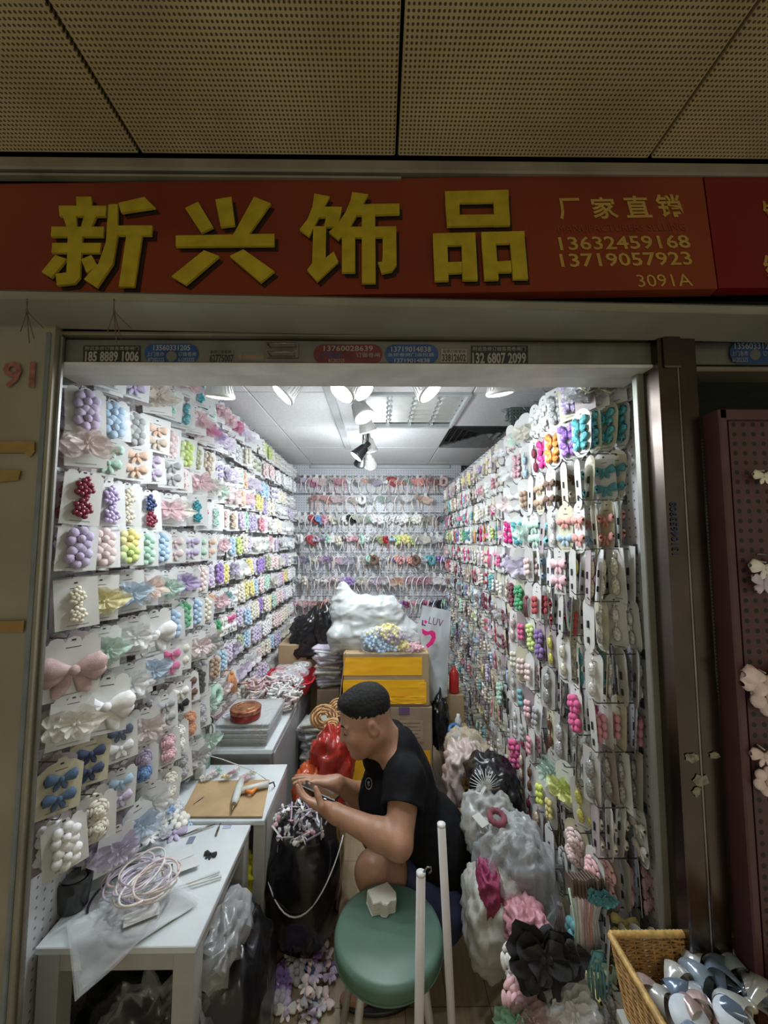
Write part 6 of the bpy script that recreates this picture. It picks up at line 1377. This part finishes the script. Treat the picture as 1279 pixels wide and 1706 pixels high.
# --- pink pegboard stand, right edge
M_pink = pegmat('dusky_pink_pegboard', (.085, .035, .046), (.010, .004, .006), .0215, .0052, (0, 2), .5)
M_pinks = mat('dusky_pink_frame', (.09, .038, .05), .45, var=.12)
pd = .84; xa = W(1222, 1000, pd).x; zt2 = W(1240, 682, pd).z; ps = thing('pegboard_stand', (xa+.3, pd+.03, 0), label='dusky pink pegboard stand with plush bows at the right edge', cat='display stand')
mb = MB(); mb.box((xa+.33, pd+.012, zt2/2+.0), (.62, .012, zt2-.04)); mb.build('pegboard_panel', M_pink, ps)
mb = MB(); mb.bbox((xa+.0, pd+.02, zt2/2), (.018, .05, zt2), .003); mb.build('side_frame', M_pinks, ps); mb = MB(); mb.bbox((xa+.31, pd+.02, zt2-.012), (.64, .05, .024), .003); mb.build('top_frame', M_pinks, ps)
for (x, y, s, c, t, lab) in ((1273, 792, .05, 'cream', 'bow', 'small cream plush bow highest on the pink stand'), (1276, 945, .07, 'ivory', 'bow', 'ivory plush bow on the pink stand'), (1272, 975, .06, 'lilac', 'fly', 'lilac pointed bow below the ivory one on the pink stand'), (1276, 1130, .10, 'blush', 'bigbow', 'large pale pink plush bow on the pink stand'), (1277, 1160, .08, 'blush', 'puff', 'pale pink plush flower under the large bow'), (1274, 1258, .06, 'blush', 'bow', 'pink plush bow low on the stand'), (1276, 1300, .06, 'blush', 'puff', 'lowest pink plush flower on the stand')):
    q = W(x, y, pd-.01); mb = MB(); mb.M = Matrix.Translation(q); ORN[t][0](mb, (0, 0, 0), s, 1); mb.M = None; mb.tube([q+V((0, 0, .01)), q+V((0, .025, .014))], .0016, 5); solo(mb, 'plush_bow', fab(c), lab, 'hair accessory')
q = W(1262, 923, pd); mb = MB(); mb.tube([q+V((-.012, -.01, 0)), q+V((.012, -.01, 0)), q+V((.012, .01, 0))], .002, 6); solo(mb, 'peg_hook', M_wire, 'bare metal hook on the pink pegboard stand', 'hook')
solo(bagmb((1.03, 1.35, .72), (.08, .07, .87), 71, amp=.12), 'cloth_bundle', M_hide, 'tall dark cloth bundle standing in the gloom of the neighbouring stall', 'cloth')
# twine hanging from the gutter
for k, (x, y) in enumerate(((45, 500), (190, 500))):
    a = W(x, y-2, .79); b = W(x, y+18, .785); t = thing('twine', tuple(a), label=['knotted brown twine hanging from the gutter at far left', 'knotted brown twine hanging from the gutter above the black sticker'][k], cat='string')
    mb = MB(); mb.tube([a, b], .0012, 6)
    for (dx, dy) in ((-11, 38), (12, 52), (4, 60), (28, 32)): mb.tube([b, W(x+dx*.4, y+18+dy*.4, .785), W(x+dx, y+18+dy*.9, .80)], .001, 5)
    mb.ell(b, .003, 6, 5); mb.build('cord', mat('brown_twine', (.12, .08, .05), .8), t)
# ------------------------------------------------------------ the seated-squatting person (signed distance body, one surface)
person = thing('person', (.12, 1.56, 0), label='person in black t-shirt and navy shorts squatting on the floor, head bowed over a phone', cat='person')
M_skin = mat('skin', (.40, .215, .135), .45, var=.08, vs=22, sub=.08, bump=.12, bs=220)
M_shirt = mat('black_cotton', (.006, .006, .0075), .9, var=.2, vs=30, bump=.25, bs=60, spec=.2)
M_short = mat('navy_cotton', (.028, .034, .085), .85, var=.2, vs=30, bump=.3, bs=60)
M_hair = mat('black_hair', (.007, .0065, .006), .6, var=.4, vs=220, bump=1., bs=420, spec=.3)
V = Vector
# joints
NB = V((.025, 1.61, .785)); HC = V((-.058, 1.57, .912)); HS = .98
SN, SF = V((.090, 1.465, .745)), V((.045, 1.79, .73))
EN, EF = V((.060, 1.335, .628)), V((-.05, 1.69, .54))
PEL = V((.215, 1.64, .285)); CHEST = V((.055, 1.63, .59))
HN, HF = V((.20, 1.54, .275)), V((.20, 1.76, .265))
KN, KF = V((-.025, 1.455, .450)), V((-.09, 1.83, .45))
AN, AF = V((.055, 1.49, .075)), V((.05, 1.82, .075))
WN = V((-.150, 1.405, .675)); WF = V((-.165, 1.575, .672))
fwd = V((-.92, -.24, -.32)).normalized(); lft = fwd.cross(V((0, 0, 1))).normalized()*-1; up = fwd.cross(lft)
if up.z < 0: up = -up
lft = up.cross(fwd).normalized()     # the person's left, towards the camera
if lft.y > 0: lft = -lft
def H(f, l, u): return HC+(fwd*f+lft*l+up*u)*HS
HB = [list(fwd), list(lft), list(up)]
B = SDF((-.42, 1.15, -.005), (.45, 2.0, 1.07), .0036)
# head
B.ell(H(-.012, 0, .035), (.100, .080, .088), HB, .01); B.ell(H(.03, 0, -.038), (.068, .070, .088), HB, .03)
for s_ in (-1, 1):
    B.cone(H(-.005, s_*.056, -.055), H(.06, s_*.022, -.100), .026, .02, .03)
    B.ell(H(.06, s_*.040, -.028), (.03, .027, .03), HB, .02)
B.ell(H(.073, 0, -.103), (.02, .024, .017), HB, .02)
for s_ in (-1, 1): B.ell(H(.089, s_*.031, .004), (.013, .017, .011), HB, .012, 'sub')
for s_ in (-1, 1): B.ell(H(.079, s_*.031, .003), (.0125, .0155, .0105), HB, .004)
for s_ in (-1, 1): B.cone(H(.087, s_*.014, .021), H(.079, s_*.047, .022), .0075, .006, .012)
B.cone(H(.088, 0, .008), H(.106, 0, -.030), .0065, .0105, .012); B.ell(H(.100, 0, -.036), (.013, .012, .009), HB, .008)
for s_ in (-1, 1): B.ell(H(.092, s_*.013, -.037), (.010, .008, .0075), HB, .006)
B.ell(H(.088, 0, -.064), (.012, .023, .0065), HB, .006); B.ell(H(.087, 0, -.076), (.012, .020, .0075), HB, .006); B.ell(H(.101, 0, -.0695), (.008, .022, .0015), HB, .003, 'sub')
for s_ in (-1, 1):
    B.ell(H(-.012, s_*.082, -.008), (.020, .010, .033), HB, .006); B.ell(H(-.008, s_*.093, -.004), (.011, .007, .020), HB, .004, 'sub')
# neck, torso
B.cone(H(-.03, 0, -.05), NB, .068, .074, .03); B.cone(NB, V((.08, 1.625, .73)), .066, .08, .04)
B.ell(CHEST, (.125, .17, .155), None, .06); B.ell(V((.17, 1.64, .42)), (.125, .165, .13), None, .06); B.ell(PEL, (.125, .17, .10), None, .05)
B.cone(NB+V((.05, -.05, -.03)), SN, .055, .058, .04); B.cone(NB+V((.05, .05, -.03)), SF, .055, .058, .04)
for (Sh, El, Wr) in ((SN, EN, WN), (SF, EF, WF)):
    B.cone(Sh, El, .058, .044, .03); m = El.lerp(Wr, .3); B.cone(El, m, .043, .043, .02); B.cone(m, Wr, .043, .029, .02)
for (Hp, Kn, An) in ((HN, KN, AN), (HF, KF, AF)):
    B.cone(Hp, Kn, .088, .058, .04); m = Kn.lerp(An, .35)+V((.015, 0, 0)); B.cone(Kn, m, .056, .056, .03); B.cone(m, An, .056, .034, .03)
    B.cone(An, An+V((-.13, -.015, -.038)), .034, .024, .02); B.cone(An, An+V((.035, 0, -.042)), .032, .028, .02); B.cone(An+V((-.12, -.015, -.04)), An+V((-.175, -.02, -.05)), .03, .018, .02)
# hands
def hand(wr, d, nrm, side, curls, spread, thumb):
    d = V(d).normalized(); nrm = V(nrm); nrm = (nrm-d*nrm.dot(d)).normalized(); sd = d.cross(nrm)*side
    pc = wr+d*.052
    B.cone(wr, wr+d*.03, .027, .026, .015)
    for t in (-.026, -.009, .009, .026): B.cone(wr+d*.022+sd*t*.8, wr+d*.088+sd*t, .0155, .0125, .012)
    for i, t in enumerate((-.030, -.010, .010, .029)):
        L = (.060, .076, .082, .073)[i] if side > 0 else (.060, .076, .082, .073)[i]
        p = wr+d*.088+sd*t; dd = (d+sd*(t*spread)).normalized(); a = curls[i]; ang = a*.5
        for j, (fr, r) in enumerate(((.45, .0095), (.31, .0085), (.24, .0075))):
            v = dd*math.cos(ang)+nrm*math.sin(ang); q = p+v*L*fr; B.cone(p, q, r, r*.9, .003); p = q; ang += a
    a0 = wr+d*.025+sd*.026; t1 = a0+(d*thumb[0]+sd*thumb[1]+nrm*thumb[2]).normalized()*.036; t2 = t1+(d*thumb[3]+sd*thumb[4]+nrm*thumb[5]).normalized()*.030; t3 = t2+(d*thumb[3]+sd*thumb[4]*.5+nrm*thumb[5]).normalized()*.024
    B.cone(a0, t1, .016, .0125, .01); B.cone(t1, t2, .0115, .0105, .004); B.cone(t2, t3, .0105, .008, .004)
# near (left) hand: palm up cradling the phone, thumb on top
hand(WN, (-.80, .28, .22), (.15, .35, .90), -1, (.42, .38, .34, .30), 3., (.6, .9, .5, .8, .1, .75))
# far (right) hand: over the phone, fingers pointing left
hand(WF, (-.93, -.10, .20), (-.05, -.25, -.95), -1, (.22, .16, .12, .10), 9., (.7, .8, .2, .9, .3, .2))
body = B.obj('body', M_skin, person, 1)
# hair cap
Hh = SDF((-.25, 1.40, .78), (.12, 1.75, 1.08), .0036)
Hh.ell(H(-.018, 0, .050), (.1015, .081, .085), HB, .004); Hh.ell(H(.04, 0, .096), (.04, .05, .02), HB, .03)
Hh.ell(H(.118, 0, -.022), (.10, .20, .105), HB, .006, 'sub'); Hh.ell(H(-.03, 0, -.085), (.2, .2, .092), HB, .01, 'sub')
Hh.ell(H(.112, 0, .02), (.048, .2, .058), HB, .008, 'sub')
for s_ in (-1, 1): Hh.ell(H(.015, s_*.10, -.01), (.032, .05, .045), HB, .008, 'sub')
def hd(P):
    for i in range(len(P)):
        n = mnoise.noise(V(P[i])*90)*.0022+mnoise.noise(V(P[i])*260)*.0015; d = P[i]-np.array(HC); P[i] += d/np.linalg.norm(d)*n
    return P
Hh.obj('hair', M_hair, person, 1, hd)
for s_ in (-1, 1): mb = MB(); mb.tube([H(.094, s_*.014, .024), H(.094, s_*.028, .029), H(.083, s_*.046, .025)], [.0025, .0035, .0015], 6); mb.build('eyebrow', M_hair, person)
for s_ in (-1, 1): mb = MB(); mb.tube([H(.0905, s_*.019, -.004), H(.0925, s_*.030, -.0065), H(.087, s_*.043, -.004)], [.001, .0018, .001], 6); mb.build('eyelashes', M_hair, person)
# t-shirt
T = SDF((-.15, 1.28, .15), (.45, 2.0, .92), .005)
T.ell(CHEST+V((.015, 0, .0)), (.155, .185, .165), None, .06); T.ell(V((.195, 1.64, .43)), (.148, .183, .15), None, .07); T.ell(PEL+V((.055, 0, .02)), (.125, .16, .10), None, .06)
T.cone(NB+V((.05, 0, -.01)), V((.09, 1.625, .71)), .072, .10, .05)
T.cone(NB+V((.06, -.06, -.035)), SN, .064, .072, .04); T.cone(NB+V((.06, .06, -.035)), SF, .064, .072, .04)
T.cone(SN, SN.lerp(EN, .58), .073, .075, .03); T.cone(SF, SF.lerp(EF, .52), .073, .073, .03)
T.cone(V((-.02, 1.63, .56)), V((.05, 1.63, .46)), .06, .08, .05)
dN = (EN-SN).normalized(); dF = (EF-SF).normalized()
T.cone(SN.lerp(EN, .72)+dN*.055, SN.lerp(EN, .72)+dN*.12, .12, .12, .004, 'sub'); T.cone(SF.lerp(EF, .62)+dF*.055, SF.lerp(EF, .62)+dF*.12, .12, .12, .004, 'sub')
T.cone(NB+V((-.015, 0, -.035)), NB+V((.045, 0, .0)), .080, .080, .02); T.cone(H(-.02, 0, -.02), NB+V((-.005, 0, .03)), .062, .066, .004, 'sub')
def td(P):
    for i in range(len(P)):
        p = P[i]; n = mnoise.noise(V((p[0]*7+p[2]*5, p[1]*9, (p[2]-p[0])*16)))*.009+mnoise.noise(V(p)*35)*.003
        d = p-np.array((.14, 1.63, .5)); P[i] = p+d/np.linalg.norm(d)*n
    return P
T.obj('t_shirt', M_shirt, person, 2, td)
# shorts
S_ = SDF((-.15, 1.3, .05), (.45, 2.02, .55), .005)
S_.ell(PEL+V((.01, 0, -.01)), (.138, .185, .112), None, .05)
for Hp, Kn in ((HN, KN), (HF, KF)):
    S_.cone(Hp, Hp.lerp(Kn, .62), .118, .088, .04)
    d = (Kn-Hp).normalized(); q = Hp.lerp(Kn, .66)+d*.10; S_.cone(q, q+d*.05, .12, .12, .004, 'sub')
S_.obj('shorts', M_short, person, 2, td)
for An in (AN, AF):
    mb = MB()
    mb.lathe([(.001, 0), (.045, .0), (.05, .008), (.045, .018), (.001, .018)], 20, An+V((-.07, -.01, -.073)), sx=2.5, sy=1)
    mb.build('sandal', M_black, person)
# chest print
mb = MB(); pc = W(614, 1305, 1.5)
o_ = []
for k in range(26):
    a = 2*PI*k/26
    r0 = .017
    x, z = pc.x+r0*math.cos(a)*.7, pc.z+r0*1.15*math.sin(a)
    o_.append((x, z))
def hit(x, z):
    dg = bpy.context.evaluated_depsgraph_get(); bpy.context.view_layer.update()
    t = bpy.data.objects['t_shirt']; o0 = V(CAM)-V(person.location); ok, loc, nn, _ = t.ray_cast(o0, (V((x, pc.y, z))-CAM).normalized())
    return (loc+V(person.location)-V((0, .0015, 0))) if ok else None
bpy.context.view_layer.update()
for x, z in o_:
    h = hit(x, z)
    if h is not None: mb.box(h, (.0026, .001, .0026))
for (dx, dz) in ((0, .006), (.002, .003), (-.003, .006), (0, 0), (-.003, -.004), (.003, -.005), (0, -.008), (-.002, .0), (.003, .006), (-.003, .003)):
    h = hit(pc.x+dx, pc.z+dz)
    if h is not None: mb.box(h, (.0028, .001, .0028))
if mb.v: mb.build('chest_emblem', mat('grey_white_ink', (.5, .5, .5), .6), person)
# phone held between the hands
ph = thing('mobile_phone', tuple(WN+V((-.07, .05, .05))), label='dark mobile phone held between the hands of the squatting person', cat='phone')
d1 = V((-.82, .22, .20)).normalized(); nn = V((.1, .3, .9)); nn = (nn-d1*nn.dot(d1)).normalized(); sd = d1.cross(nn)
RM = Matrix((d1, sd, nn)).transposed(); pc = WN+d1*.075+nn*.022+V((0, .035, 0))
mb = MB(); mb.bbox(pc, (.140, .070, .008), .003, RM); mb.build('phone_body', M_black, ph)
mb = MB(); mb.box(pc+nn*.0045, (.132, .064, .0006), RM); mb.build('screen', mat('dark_glass', (.02, .022, .03), .08), ph)
